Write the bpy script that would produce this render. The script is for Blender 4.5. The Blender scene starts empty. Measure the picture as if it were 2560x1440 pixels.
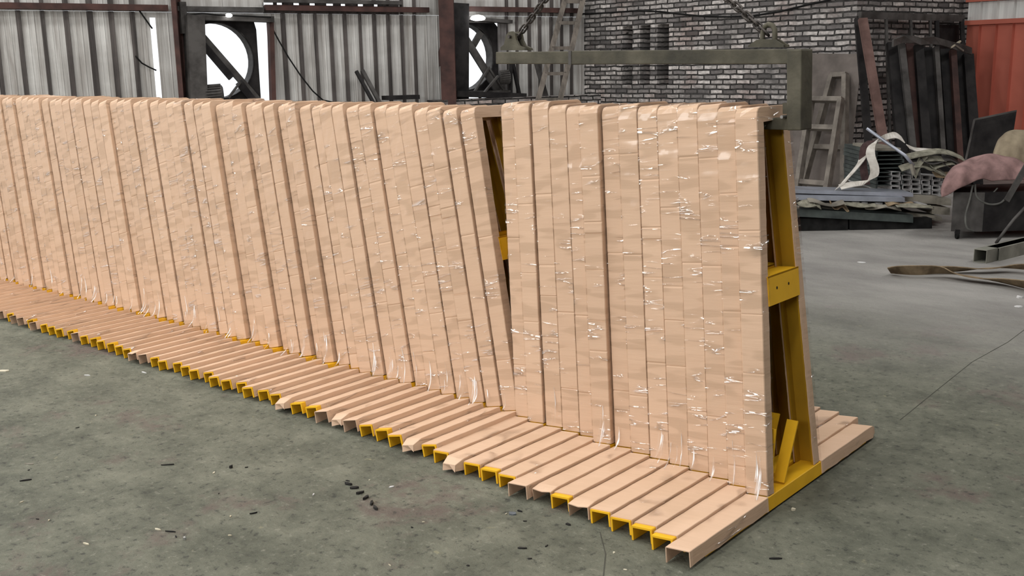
import bpy, math, random
from mathutils import Vector, Matrix, Euler
random.seed(7)
PI = math.pi
# ------------------------------------------------------------------ camera
FPX = 2613.56
PIT, ROLL, YAW = 0.207428, -0.019422, -0.812787
CP = Vector((2.17433, -2.99311, 1.85788))
F_ = Vector((math.sin(YAW)*math.cos(PIT), math.cos(YAW)*math.cos(PIT), -math.sin(PIT)))
R0 = Vector((math.cos(YAW), -math.sin(YAW), 0)); U0 = R0.cross(F_)
R_ = R0*math.cos(ROLL)+U0*math.sin(ROLL); U_ = -R0*math.sin(ROLL)+U0*math.cos(ROLL)
cam = bpy.data.cameras.new('camera'); co = bpy.data.objects.new('camera', cam)
bpy.context.scene.collection.objects.link(co)
M = Matrix((R_, U_, -F_)).transposed().to_4x4(); M.translation = CP
co.matrix_world = M
cam.sensor_width = 36; cam.lens = FPX/2560*36; cam.clip_end = 200
bpy.context.scene.camera = co
sc = bpy.context.scene
sc.view_settings.view_transform = 'Standard'; sc.view_settings.look = 'None'
sc.view_settings.exposure = 0.0; sc.view_settings.gamma = 1
sc.view_settings.use_curve_mapping = False
sc.cycles.max_bounces = 6; sc.cycles.diffuse_bounces = 4; sc.cycles.glossy_bounces = 3; sc.cycles.transparent_max_bounces = 10
# ------------------------------------------------------------------ sky and added lights
w = bpy.data.worlds.new('sky'); sc.world = w; w.use_nodes = True
w.node_tree.nodes['Background'].inputs[0].default_value = (0.93, 0.96, 1.0, 1)
w.node_tree.nodes['Background'].inputs[1].default_value = 1.35
def area(name, loc, target, sx, sy, power, col=(1, 1, 1)):
    l = bpy.data.lights.new(name, 'AREA'); l.shape = 'RECTANGLE'; l.size = sx; l.size_y = sy
    l.energy = power; l.color = col
    o = bpy.data.objects.new(name, l); sc.collection.objects.link(o)
    o.location = loc
    o.rotation_euler = (Vector(target)-Vector(loc)).to_track_quat('-Z', 'Y').to_euler()
    return o
# added overhead area lights, strip-shaped so the film catches sharp glints
for k, x in enumerate((-10.5, -6.5, -2.5, 1.5)):
    area('added_overhead_strip', (x, -1.5, 7.6), (x, -1.5, 0), 0.7, 8.5, 300, (1.0, 0.975, 0.94))
for k, x in enumerate((-9.0, 1.0)):
    area('added_overhead_strip', (x, 9.5, 7.6), (x, 9.5, 0), 0.7, 6.0, 230, (1.0, 0.98, 0.96))
area('added_front_light', (-6.5, -11.0, 4.6), (-4.5, 0, 0.8), 8.0, 1.2, 620, (1.0, 0.975, 0.95))  # added front light for leg faces and film glints, no known window
area('added_front_light', (3.0, -11.0, 4.6), (0, 0, 0.8), 5.0, 1.2, 400, (1.0, 0.975, 0.95))  # second added front light, towards the near stack
area('added_side_light', (12.5, 1.0, 2.2), (0, 1.5, 1.0), 4.0, 4.0, 70, (1.0, 0.97, 0.93))  # added side light to brighten the right-hand side faces

# ------------------------------------------------------------------ pixel helpers
def ray(x, y): return (F_ + R_*((x-1280)/FPX) - U_*((y-720)/FPX))
def atd(x, y, d): return CP + ray(x, y)*d
def onz(x, y, z=0.0):
    r = ray(x, y); return CP + r*((z-CP.z)/r.z)
def onpl(x, y, p0, n):
    r = ray(x, y); return CP + r*((p0-CP).dot(n)/r.dot(n))
RH = Vector((R0.x, R0.y, 0)).normalized(); FH = Vector((F_.x, F_.y, 0)).normalized(); ZZ = Vector((0, 0, 1))

# ------------------------------------------------------------------ materials
def nodes(name):
    m = bpy.data.materials.new(name); m.use_nodes = True
    nt = m.node_tree; return m, nt, nt.nodes['Principled BSDF']
def N(nt, t, **k):
    n = nt.nodes.new(t)
    for a, b in k.items():
        if a in n.inputs.keys(): n.inputs[a].default_value = b
        else: setattr(n, a, b)
    return n
def L(nt, a, b): nt.links.new(a, b)
def coords(nt, scale=(1, 1, 1), rot=(0, 0, 0), rnd=False, space='Object'):
    tc = N(nt, 'ShaderNodeTexCoord'); mp = N(nt, 'ShaderNodeMapping')
    mp.inputs['Scale'].default_value = scale; mp.inputs['Rotation'].default_value = rot
    src = tc.outputs[space]
    if rnd:
        oi = N(nt, 'ShaderNodeObjectInfo'); ml = N(nt, 'ShaderNodeMath', operation='MULTIPLY'); ml.inputs[1].default_value = 37.0
        L(nt, oi.outputs['Random'], ml.inputs[0])
        va = N(nt, 'ShaderNodeVectorMath', operation='ADD'); L(nt, src, va.inputs[0]); L(nt, ml.outputs[0], va.inputs[1]); src = va.outputs[0]
    L(nt, src, mp.inputs['Vector']); return mp.outputs[0]
def ramp(nt, fac, stops):
    r = N(nt, 'ShaderNodeValToRGB'); L(nt, fac, r.inputs[0])
    e = r.color_ramp.elements
    while len(e) < len(stops): e.new(0.5)
    for el, (p, c) in zip(e, stops): el.position = p; el.color = (*c, 1) if len(c) == 3 else c
    return r.outputs[0]
def noise(nt, vec, scale, detail=4, rough=0.55, dist=0.0):
    n = N(nt, 'ShaderNodeTexNoise'); n.inputs['Scale'].default_value = scale; n.inputs['Detail'].default_value = detail
    n.inputs['Roughness'].default_value = rough; n.inputs['Distortion'].default_value = dist
    L(nt, vec, n.inputs['Vector']); return n.outputs['Fac']
def mixc(nt, fac, a, b, mode='MIX'):
    m = N(nt, 'ShaderNodeMix', data_type='RGBA', blend_type=mode)
    for s, v in ((m.inputs[0], fac), (m.inputs[6], a), (m.inputs[7], b)):
        if isinstance(v, (int, float)): s.default_value = v
        elif isinstance(v, tuple): s.default_value = (*v, 1)
        else: L(nt, v, s)
    return m.outputs[2]
def bump(nt, b, h, strength=0.3, dist=0.01):
    n = N(nt, 'ShaderNodeBump'); n.inputs['Strength'].default_value = strength; n.inputs['Distance'].default_value = dist
    L(nt, h, n.inputs['Height']); L(nt, n.outputs[0], b.inputs['Normal']); return n
def simple(name, c1, c2=None, rough=0.6, metal=0.0, scale=8, bs=0.15, stretch=(1, 1, 1), c3=None, detail=5, spec=0.22):
    m, nt, b = nodes(name); v = coords(nt, stretch, rnd=True)
    f = noise(nt, v, scale, detail)
    c2 = c2 or tuple(x*0.7 for x in c1)
    st = [(0.35, c2), (0.62, c1)]
    if c3: st = [(0.3, c2), (0.5, c1), (0.68, c3)]
    L(nt, ramp(nt, f, st), b.inputs['Base Color'])
    b.inputs['Roughness'].default_value = rough; b.inputs['Metallic'].default_value = metal; b.inputs['Specular IOR Level'].default_value = spec
    if bs: bump(nt, b, noise(nt, v, scale*4, 4), bs, 0.01)
    return m

def mat_cardboard():
    m, nt, b = nodes('cardboard')
    v = coords(nt, rnd=True)
    oi = N(nt, 'ShaderNodeObjectInfo')
    tone = ramp(nt, oi.outputs['Random'], [(0, (0.64, 0.452, 0.318)), (1, (0.70, 0.50, 0.355))])
    f = noise(nt, v, 3.5, 3)
    c = mixc(nt, ramp(nt, f, [(0.3, (0, 0, 0)), (0.75, (0.35, 0.35, 0.35))]), tone, (0.60, 0.415, 0.295))
    vs = coords(nt, (1, 9, 90), rnd=True)
    g = noise(nt, vs, 6, 3)
    c = mixc(nt, 0.10, c, ramp(nt, g, [(0.35, (0.45, 0.29, 0.19)), (0.6, (0.70, 0.49, 0.35))]))
    L(nt, c, b.inputs['Base Color']); b.inputs['Roughness'].default_value = 0.75
    b.inputs['Specular IOR Level'].default_value = 0.25
    bump(nt, b, noise(nt, coords(nt, (3, 3, 26), rnd=True), 3, 3), 0.25, 0.004)
    return m
def mat_film(a1, a2, nm, tone=0.915):
    m, nt, b = nodes(nm); nt.nodes.remove(b); out = nt.nodes['Material Output']
    def mth(op, a, b_=None, c=None):
        n = N(nt, 'ShaderNodeMath', operation=op)
        for k, v in enumerate((a, b_, c)):
            if v is None: continue
            if isinstance(v, (int, float)): n.inputs[k].default_value = v
            else: L(nt, v, n.inputs[k])
        return n.outputs[0]
    def ridge(x, p):
        ab = mth('ABSOLUTE', mth('SUBTRACT', x, 0.5))
        mr = N(nt, 'ShaderNodeMapRange'); L(nt, ab, mr.inputs[0])
        mr.inputs[1].default_value = 0; mr.inputs[2].default_value = p; mr.inputs[3].default_value = 1; mr.inputs[4].default_value = 0
        return mr.outputs[0]
    # long thin tension wrinkles in two slanting directions, only in patches
    def wr(ang, sx, sz, p, lo):
        r = ridge(noise(nt, coords(nt, (sx, sx, sz), (0, ang, 0), rnd=True), 1.0, 1, 0.4, 0.3), p)
        k = ramp(nt, noise(nt, coords(nt, (4, 4, 8), (0, ang, 0), rnd=True), 1.3, 1), [(lo, (0, 0, 0)), (lo+0.07, (1, 1, 1))])
        return mth('MULTIPLY', r, k)
    mu = mth('MAXIMUM', wr(a1, 3.0, 24, 0.055, 0.55), wr(a2, 3.0, 24, 0.05, 0.62))
    sm = noise(nt, coords(nt, (3, 3, 10), (0, 0.35, 0), rnd=True), 1.0, 1)
    hh = mth('MULTIPLY_ADD', sm, 1.2, mu)
    bp = N(nt, 'ShaderNodeBump'); bp.inputs['Strength'].default_value = 1.0; bp.inputs['Distance'].default_value = 0.008
    L(nt, hh, bp.inputs['Height'])
    gl = N(nt, 'ShaderNodeBsdfGlossy'); gl.inputs['Roughness'].default_value = 0.14; L(nt, bp.outputs[0], gl.inputs['Normal'])
    # doubled film: slanting bands that let less light through
    bn = noise(nt, coords(nt, (4, 4, 24), (0, 0.55, 0), rnd=True), 1.0, 0); bn2 = noise(nt, coords(nt, (4, 4, 24), (0, -0.6, 0), rnd=True), 1.0, 0)
    k1 = ramp(nt, bn, [(0.60, (0, 0, 0)), (0.65, (1, 1, 1))]); k2 = ramp(nt, bn2, [(0.62, (0, 0, 0)), (0.67, (1, 1, 1))])
    tint = mixc(nt, mth('MAXIMUM', k1, k2), (0.985, 0.98, 0.975), (tone, tone-0.008, tone-0.02))
    tr = N(nt, 'ShaderNodeBsdfTransparent'); L(nt, tint, tr.inputs[0])
    fac = mth('MULTIPLY_ADD', mu, 0.34, 0.022)
    mx = N(nt, 'ShaderNodeMixShader'); L(nt, fac, mx.inputs[0]); L(nt, tr.outputs[0], mx.inputs[1]); L(nt, gl.outputs[0], mx.inputs[2])
    L(nt, mx.outputs[0], out.inputs['Surface'])
    return m
def mat_film_fold():
    m, nt, b = nodes('gathered_film'); nt.nodes.remove(b); out = nt.nodes['Material Output']
    gl = N(nt, 'ShaderNodeBsdfGlossy'); gl.inputs['Roughness'].default_value = 0.3
    df = N(nt, 'ShaderNodeBsdfTranslucent'); df.inputs[0].default_value = (0.8, 0.78, 0.76, 1)
    d2 = N(nt, 'ShaderNodeBsdfDiffuse'); d2.inputs[0].default_value = (0.85, 0.83, 0.82, 1)
    a1 = N(nt, 'ShaderNodeMixShader'); a1.inputs[0].default_value = 0.5; L(nt, gl.outputs[0], a1.inputs[1]); L(nt, d2.outputs[0], a1.inputs[2])
    tr = N(nt, 'ShaderNodeBsdfTransparent')
    f = noise(nt, coords(nt, (60, 5, 5), rnd=True), 1.2, 2)
    fc = ramp(nt, f, [(0.50, (0.03, 0.03, 0.03)), (0.60, (0.6, 0.6, 0.6))])
    mx = N(nt, 'ShaderNodeMixShader'); L(nt, fc, mx.inputs[0]); L(nt, tr.outputs[0], mx.inputs[1]); L(nt, a1.outputs[0], mx.inputs[2])
    L(nt, mx.outputs[0], out.inputs['Surface']); return m
def mat_floor():
    m, nt, b = nodes('dirty_concrete'); v = coords(nt)
    mid = noise(nt, v, 2.6, 12, 0.74, 0.1); fine = noise(nt, v, 24, 8, 0.72, 0.0)
    c = ramp(nt, mid, [(0.30, (0.066, 0.071, 0.053)), (0.50, (0.150, 0.156, 0.118)), (0.68, (0.225, 0.228, 0.175))])
    red = ramp(nt, noise(nt, coords(nt, (1, 1, 1), (0, 0, 0.5)), 1.25, 8, 0.72, 0.2), [(0.55, (0, 0, 0)), (0.63, (0.75, 0.75, 0.75))])
    c = mixc(nt, red, c, (0.150, 0.112, 0.098))
    c = mixc(nt, ramp(nt, fine, [(0.36, (0.8, 0.8, 0.8)), (0.45, (0, 0, 0))]), c, (0.040, 0.042, 0.036))
    c = mixc(nt, ramp(nt, fine, [(0.57, (0, 0, 0)), (0.66, (0.6, 0.6, 0.6))]), c, (0.30, 0.30, 0.24))
    yl = noise(nt, v, 9, 3, 0.6); c = mixc(nt, ramp(nt, yl, [(0.70, (0, 0, 0)), (0.76, (0.5, 0.5, 0.5))]), c, (0.38, 0.36, 0.22))
    # towards the back the slab is painted paler for the grazing sheen from the openings
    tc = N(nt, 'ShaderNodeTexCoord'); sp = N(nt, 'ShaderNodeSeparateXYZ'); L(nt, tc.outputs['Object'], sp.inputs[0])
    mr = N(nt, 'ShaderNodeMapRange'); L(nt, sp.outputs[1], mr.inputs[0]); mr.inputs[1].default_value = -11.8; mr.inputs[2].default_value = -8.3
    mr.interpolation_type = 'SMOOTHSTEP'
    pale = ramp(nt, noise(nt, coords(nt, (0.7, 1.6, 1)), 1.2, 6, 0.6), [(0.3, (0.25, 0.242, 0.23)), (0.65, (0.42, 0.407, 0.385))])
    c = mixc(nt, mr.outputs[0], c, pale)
    L(nt, c, b.inputs['Base Color'])
    b.inputs['Roughness'].default_value = 0.72; b.inputs['Specular IOR Level'].default_value = 0.35
    hsum = N(nt, 'ShaderNodeMath', operation='MULTIPLY_ADD'); L(nt, mid, hsum.inputs[0]); hsum.inputs[1].default_value = 1.6; L(nt, fine, hsum.inputs[2])
    bump(nt, b, hsum.outputs[0], 0.75, 0.02)
    return m
def mat_brick():
    m, nt, b = nodes('sooty_whitewashed_brick')
    v = coords(nt)
    wob = N(nt, 'ShaderNodeVectorMath', operation='MULTIPLY_ADD')
    nz = N(nt, 'ShaderNodeTexNoise'); nz.inputs['Scale'].default_value = 5.0; L(nt, v, nz.inputs['Vector'])
    L(nt, nz.outputs['Color'], wob.inputs[0]); wob.inputs[1].default_value = (0.06, 0.035, 0.03); L(nt, v, wob.inputs[2])
    def br(c1, c2, mo):
        t = N(nt, 'ShaderNodeTexBrick'); L(nt, wob.outputs[0], t.inputs['Vector'])
        t.inputs['Color1'].default_value = (*c1, 1); t.inputs['Color2'].default_value = (*c2, 1); t.inputs['Mortar'].default_value = (*mo, 1)
        t.inputs['Scale'].default_value = 1; t.inputs['Mortar Size'].default_value = 0.016; t.inputs['Mortar Smooth'].default_value = 0.35
        t.inputs['Brick Width'].default_value = 0.28; t.inputs['Row Height'].default_value = 0.081; t.inputs['Bias'].default_value = 0.0
        return t
    t = br((0.84, 0.79, 0.76), (0.13, 0.12, 0.12), (0.018, 0.017, 0.016))
    soot = noise(nt, v, 0.9, 5, 0.65, 0.4)
    c = mixc(nt, ramp(nt, soot, [(0.33, (0.75, 0.75, 0.75)), (0.50, (0.0, 0.0, 0.0))]), t.outputs['Color'], (0.05, 0.048, 0.047))
    c = mixc(nt, ramp(nt, noise(nt, v, 1.4, 4), [(0.50, (0, 0, 0)), (0.64, (0.6, 0.6, 0.6))]), c, (0.50, 0.36, 0.33), 'MULTIPLY')
    c = mixc(nt, ramp(nt, noise(nt, v, 14, 4), [(0.35, (0.6, 0.6, 0.6)), (0.6, (0, 0, 0))]), c, (0.10, 0.095, 0.09))
    L(nt, c, b.inputs['Base Color']); b.inputs['Roughness'].default_value = 0.85
    bump(nt, b, t.outputs['Fac'], 0.8, -0.02)
    return m
def mat_panel(name, base, dark, amt=0.6):
    m, nt, b = nodes(name)
    v = coords(nt, (1, 1, 0.06)); s = noise(nt, v, 9, 5, 0.6, 0.2)
    blot = noise(nt, coords(nt, (0.5, 0.5, 1)), 1.6, 5)
    c = ramp(nt, s, [(0.34, dark), (0.56, base)])
    c = mixc(nt, ramp(nt, blot, [(0.40, (amt, amt, amt)), (0.6, (0, 0, 0))]), c, tuple(x*0.8 for x in dark))
    L(nt, c, b.inputs['Base Color']); b.inputs['Roughness'].default_value = 0.6; b.inputs['Metallic'].default_value = 0.0; b.inputs['Specular IOR Level'].default_value = 0.25
    bump(nt, b, noise(nt, coords(nt, (12, 12, 0.4)), 3, 3), 0.4, 0.02)
    return m
MC = mat_cardboard(); MF = mat_film(0.45, -0.35, 'stretch_film'); MF3 = mat_film(0.5, -0.5, 'foot_film', 0.965); MF2 = mat_film(0.95, 0.35, 'stretch_film_far'); MFF = mat_film_fold(); MFL = mat_floor(); MB = mat_brick()
M_Y = simple('yellow_paint', (0.86, 0.49, 0.022), (0.74, 0.41, 0.018), 0.45, scale=5, bs=0.1)
M_YD = simple('dusty_yellow_paint', (0.55, 0.32, 0.02), (0.30, 0.17, 0.015), 0.6, scale=2.2, bs=0.1, stretch=(1, 1, 0.5))
M_PAN = mat_panel('galvanised_panel', (0.70, 0.70, 0.68), (0.36, 0.34, 0.32), 0.35)
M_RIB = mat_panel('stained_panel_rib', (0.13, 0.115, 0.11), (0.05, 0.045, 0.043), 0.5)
M_PAN2 = mat_panel('old_panel', (0.42, 0.41, 0.41), (0.15, 0.14, 0.135), 0.6)
M_PANW = mat_panel('white_panel', (0.85, 0.87, 0.85), (0.62, 0.63, 0.62), 0.1)
M_RUST = simple('red_primer_steel', (0.10, 0.052, 0.045), (0.05, 0.03, 0.028), 0.7, scale=4)
M_POST = simple('faded_red_steel', (0.19, 0.115, 0.10), (0.11, 0.065, 0.056), 0.7, scale=4)
M_DRK = simple('sooty_steel', (0.034, 0.032, 0.032), (0.014, 0.013, 0.014), 0.6, scale=4, spec=0.12)
M_DRK2 = simple('grey_sooty_steel', (0.105, 0.10, 0.096), (0.045, 0.042, 0.040), 0.6, scale=4, spec=0.15)
M_BEAM = simple('olive_steel', (0.078, 0.072, 0.052), (0.042, 0.040, 0.031), 0.65, scale=6, bs=0.3, c3=(0.12, 0.11, 0.082))
M_CHAIN = simple('oily_chain_steel', (0.085, 0.075, 0.068), (0.035, 0.03, 0.028), 0.42, metal=0.4, scale=20)
M_ORG = simple('orange_panel', (0.56, 0.165, 0.115), (0.49, 0.14, 0.098), 0.6, scale=1.5, bs=0.05)
M_SHEET = simple('brown_sheet', (0.185, 0.16, 0.145), (0.115, 0.10, 0.09), 0.65, scale=3)
M_GALV = simple('galvanised_steel', (0.42, 0.45, 0.52), (0.27, 0.29, 0.33), 0.35, metal=0.5, scale=3)
M_PLANK = simple('dusty_plank', (0.29, 0.27, 0.225), (0.13, 0.12, 0.10), 0.8, scale=7, stretch=(1, 0.3, 1))
M_WEB = simple('white_webbing', (0.72, 0.69, 0.64), (0.45, 0.42, 0.37), 0.85, scale=9)
M_WEBG = simple('grey_webbing', (0.30, 0.29, 0.23), (0.14, 0.135, 0.105), 0.85, scale=14)
M_WEBB = simple('brown_webbing', (0.10, 0.062, 0.06), (0.05, 0.03, 0.03), 0.85, scale=9)
M_TAN = simple('tan_webbing', (0.32, 0.245, 0.155), (0.15, 0.11, 0.07), 0.85, scale=9)
M_GRN = simple('green_grey_channel', (0.075, 0.09, 0.085), (0.035, 0.042, 0.042), 0.5, scale=5)
M_PINK = simple('faded_pink_cloth', (0.33, 0.205, 0.195), (0.17, 0.105, 0.10), 0.9, scale=5, bs=0.5)
M_BEIGE = simple('beige_cloth', (0.34, 0.285, 0.20), (0.22, 0.18, 0.125), 0.9, scale=5, bs=0.4)
M_RUB = simple('black_rubber', (0.02, 0.02, 0.02), (0.01, 0.01, 0.01), 0.7, spec=0.08)
M_TUBE = simple('bright_tube_steel', (0.62, 0.62, 0.62), (0.30, 0.30, 0.30), 0.35, metal=0.2, scale=9)
M_HOSE = simple('grey_hose', (0.13, 0.13, 0.12), (0.07, 0.07, 0.065), 0.6)
M_WOOD = simple('weathered_wood', (0.20, 0.175, 0.15), (0.10, 0.088, 0.076), 0.8, scale=9, stretch=(1, 1, 0.2))
M_CHIP = simple('pale_splinter', (0.62, 0.58, 0.46), (0.45, 0.40, 0.28), 0.8)
M_JOINT = simple('dirt_filled_joint', (0.085, 0.085, 0.07), (0.05, 0.05, 0.04), 0.9)
M_CHIPD = simple('dark_splinter', (0.03, 0.028, 0.025), (0.02, 0.02, 0.02), 0.8)
M_PAPER = simple('white_scrap', (0.8, 0.8, 0.8), (0.6, 0.6, 0.6), 0.7)
M_CEIL = simple('dark_roof_sheet', (0.10, 0.10, 0.10), (0.06, 0.06, 0.06), 0.9, bs=0)
M_BRASSY = simple('bare_metal', (0.5, 0.5, 0.5), (0.35, 0.35, 0.35), 0.3, metal=0.8)

# ------------------------------------------------------------------ mesh helpers
class MBd:
    def __init__(s): s.v = []; s.f = []; s.mi = []
    def add(s, vs, fs, mi=0):
        o = len(s.v); s.v += [tuple(v) for v in vs]; s.f += [tuple(i+o for i in f) for f in fs]; s.mi += [mi]*len(fs); return s
    def box(s, c, ax, ay, az, mi=0):   # centre and three half vectors
        c = Vector(c); vs = [c+ax*a+ay*b+az*d for a in (-1, 1) for b in (-1, 1) for d in (-1, 1)]
        fs = [(0, 1, 3, 2), (4, 6, 7, 5), (0, 4, 5, 1), (2, 3, 7, 6), (0, 2, 6, 4), (1, 5, 7, 3)]
        if ax.cross(ay).dot(az) < 0: fs = [f[::-1] for f in fs]
        return s.add(vs, fs, mi)
    def abox(s, x0, x1, y0, y1, z0, z1, mi=0):
        return s.box(((x0+x1)/2, (y0+y1)/2, (z0+z1)/2), Vector(((x1-x0)/2, 0, 0)), Vector((0, (y1-y0)/2, 0)), Vector((0, 0, (z1-z0)/2)), mi)
    def bar(s, a, b, wx, wz, up=ZZ, mi=0):   # rectangular bar from a to b
        a = Vector(a); b = Vector(b); d = b-a; l = d.length; d.normalize()
        side = d.cross(up)
        if side.length < 1e-4: side = d.cross(Vector((1, 0, 0)))
        side.normalize(); u = side.cross(d)
        return s.box((a+b)/2, side*(wx/2), d*(l/2), u*(wz/2), mi)
    def loft(s, rings, closed=True, caps=True, mi=0):
        n = len(rings[0]); vs = [p for r in rings for p in r]; fs = []
        for i in range(len(rings)-1):
            for j in range(n if closed else n-1):
                k = (j+1) % n; fs.append((i*n+j, i*n+k, (i+1)*n+k, (i+1)*n+j))
        if caps and closed:
            fs.append(tuple(range(n-1, -1, -1))); fs.append(tuple((len(rings)-1)*n+j for j in range(n)))
        return s.add(vs, fs, mi)
    def tube(s, pts, r, seg=8, closed=False, mi=0):
        pts = [Vector(p) for p in pts]; n = len(pts); rings = []; prev = None
        for i, p in enumerate(pts):
            if closed: t = pts[(i+1) % n]-pts[i-1]
            else: t = pts[min(i+1, n-1)]-pts[max(i-1, 0)]
            t.normalize()
            if prev is None:
                a = t.cross(ZZ)
                if a.length < 0.1: a = t.cross(Vector((1, 0, 0)))
            else: a = prev - t*prev.dot(t)
            a.normalize(); prev = a; b = t.cross(a)
            rr = r[i] if isinstance(r, (list, tuple)) else r
            rings.append([p+(a*math.cos(2*PI*k/seg)+b*math.sin(2*PI*k/seg))*rr for k in range(seg)])
        if closed: rings.append(rings[0]); return s.loft(rings, True, False, mi)
        return s.loft(rings, True, True, mi)
    def ribbon(s, cs, ws, th=0.004, mi=0):
        # flat strap: centres, half width vectors
        rings = []
        n = len(cs); cs = [Vector(c) for c in cs]
        for i in range(n):
            t = cs[min(i+1, n-1)]-cs[max(i-1, 0)]; wv = Vector(ws[i] if isinstance(ws, list) else ws)
            nn = t.cross(wv)
            if nn.length < 1e-6: nn = ZZ.copy()
            nn.normalize(); nn *= th/2
            rings.append([cs[i]-wv-nn, cs[i]+wv-nn, cs[i]+wv+nn, cs[i]-wv+nn])
        return s.loft(rings, True, True, mi)
    def mesh(s, name, mats, smooth=False):
        me = bpy.data.meshes.new(name); me.from_pydata(s.v, [], s.f); me.update()
        mats = mats if isinstance(mats, (list, tuple)) else [mats]
        for m in mats: me.materials.append(m)
        if any(s.mi): me.polygons.foreach_set('material_index', s.mi)
        if smooth: me.polygons.foreach_set('use_smooth', [True]*len(s.f))
        return me
def link(name, data, parent=None, loc=None, rot=None):
    o = bpy.data.objects.new(name, data); sc.collection.objects.link(o)
    if parent: o.parent = parent
    if loc is not None: o.location = loc
    if rot is not None: o.rotation_euler = rot
    return o
def build(b, name, mats, parent=None, smooth=False, bev=0):
    # parts: world-space geometry moved under the thing's own base point
    org = parent.matrix_world.translation if parent else None
    if parent is None:
        xs = [v[0] for v in b.v]; ys = [v[1] for v in b.v]; zs = [v[2] for v in b.v]
        org = Vector(((min(xs)+max(xs))/2, (min(ys)+max(ys))/2, min(zs)))
    org = getattr(parent, '_o', org) if parent else org
    b.v = [tuple(Vector(v)-org) for v in b.v]
    o = link(name, b.mesh(name, mats, smooth), parent)
    if not parent: o.location = org
    if bev:
        md = o.modifiers.new('bevel', 'BEVEL'); md.width = bev; md.segments = 2; md.limit_method = 'ANGLE'
    return o
ORG = {}
def tag(o, label, cat, group=None, kind=None):
    o['label'] = label; o['category'] = cat
    if group: o['group'] = group
    if kind: o['kind'] = kind
    return o
def thing(name, label, cat, loc, group=None):
    o = link(name, None, None, loc); o.empty_display_size = 0.1
    tag(o, label, cat, group); ORG[o.name] = Vector(loc); return o
def part(parent, b, name, mats, smooth=False, bev=0, label=None, org=None):
    og = org if org is not None else ORG[parent.name]
    b.v = [tuple(Vector(v)-og) for v in b.v]
    o = link(name, b.mesh(name, mats, smooth), parent)
    if bev:
        md = o.modifiers.new('bevel', 'BEVEL'); md.width = bev; md.segments = 2; md.limit_method = 'ANGLE'
    if label: o['label'] = label
    return o
def struct(b, name, mats, smooth=False):
    o = build(b, name, mats, None, smooth); o['kind'] = 'structure'; return o

# ================================================================== the hall
# floor
b = MBd(); b.add([(-40, -12, 0), (14, -12, 0), (14, 40, 0), (-40, 40, 0)], [(0, 1, 2, 3)])
fl = struct(b, 'floor', MFL)
H1, H2 = 1.39248, -0.07478
D1 = Vector((math.cos(H1), math.sin(H1), 0)); N1 = Vector((D1.y, -D1.x, 0))     # corrugated wall, N1 faces the hall
D2 = Vector((math.cos(H2), math.sin(H2), 0)); N2 = Vector((D2.y, -D2.x, 0))     # brick wall, N2 faces the hall (-y)
PB = onz(2010, 475) - N2*0.85                                                 # a foot point of the brick wall
brL = onpl(1441, 150, PB, N2); brR = onpl(2137, 150, PB, N2)
P1 = onpl(1441, 150, PB, N2) - N2*0.3 + D2*0.25                              # corrugated wall passes just behind the brick's left end
ROOF = 8.0
def w1(x, y=150): return onpl(x, y, P1, N1)                                   # pixel -> point on corrugated wall
def s1(x, y=150): return (w1(x, y)-P1).dot(D1)
def z1(x, y): return w1(x, y).z
GZ = z1(560, 32)                                                              # height of the girt
ZF1 = z1(560, 52); ZF0 = 1.0
ZP = z1(1250, 243)                                                            # top of the low brick plinth
print('DBG wall', brL, brR, P1, 'GZ', GZ, ZF1, ZP, 'dist', (w1(0)-CP).dot(F_), (brL-CP).dot(F_), (brR-CP).dot(F_))
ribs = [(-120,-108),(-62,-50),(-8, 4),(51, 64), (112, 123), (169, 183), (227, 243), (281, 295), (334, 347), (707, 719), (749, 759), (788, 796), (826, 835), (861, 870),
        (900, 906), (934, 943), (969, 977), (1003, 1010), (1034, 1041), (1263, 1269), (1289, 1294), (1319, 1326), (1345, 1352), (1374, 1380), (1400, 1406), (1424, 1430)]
opens = [(383, 397), (486, 672), (1122, 1262)]                                   # gap and the two fan openings
def wall_section(b, sa, sb, za, zb, dep=0.05):
    # corrugated strip with raised ribs between sa..sb (wall coordinate)
    cur = sa
    pts = []
    for (xa, xb) in ribs:
        a, c = s1(xa), s1(xb)
        if c <= sa+0.02 or a >= sb-0.02: continue
        a = max(a, sa+0.01); c = min(c, sb-0.01)
        wd = c-a
        pts += [(a, 0, 0), (a+wd*0.2, dep, 1), (c-wd*0.2, dep, 1), (c, 0, 1)]
    chain = [(sa, 0, 0)]+pts+[(sb, 0, 0)]
    # secondary small ridges
    out = []
    for i in range(len(chain)-1):
        p, q = chain[i], chain[i+1]
        out.append(p)
        if q[0]-p[0] > 0.14:
            n = 2
            for k in range(1, n+1):
                t = p[0]+(q[0]-p[0])*k/(n+1)
                out += [(t-0.012, 0, 0), (t, 0.008, 0), (t+0.012, 0, 0)]
    out.append(chain[-1])
    for i in range(len(out)-1):
        p, q = out[i], out[i+1]
        A = P1+D1*p[0]+N1*p[1]; B = P1+D1*q[0]+N1*q[1]
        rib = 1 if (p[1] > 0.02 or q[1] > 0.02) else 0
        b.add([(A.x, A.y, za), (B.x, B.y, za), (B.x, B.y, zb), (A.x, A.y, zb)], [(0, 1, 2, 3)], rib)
b = MBd()
S0, SE = s1(-160), s1(1470)
edges = [S0]
for (xa, xb) in opens: edges += [s1(xa), s1(xb)]
edges.append(SE)
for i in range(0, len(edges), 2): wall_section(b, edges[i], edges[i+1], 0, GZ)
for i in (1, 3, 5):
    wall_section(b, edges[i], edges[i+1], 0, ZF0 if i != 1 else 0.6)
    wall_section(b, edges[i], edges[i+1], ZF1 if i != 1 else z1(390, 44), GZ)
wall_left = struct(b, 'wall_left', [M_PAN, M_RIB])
b = MBd(); wall_section(b, S0, s1(665), GZ+0.001, ROOF); wall_section(b, s1(1000), SE, GZ+0.001, ROOF)
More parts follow.
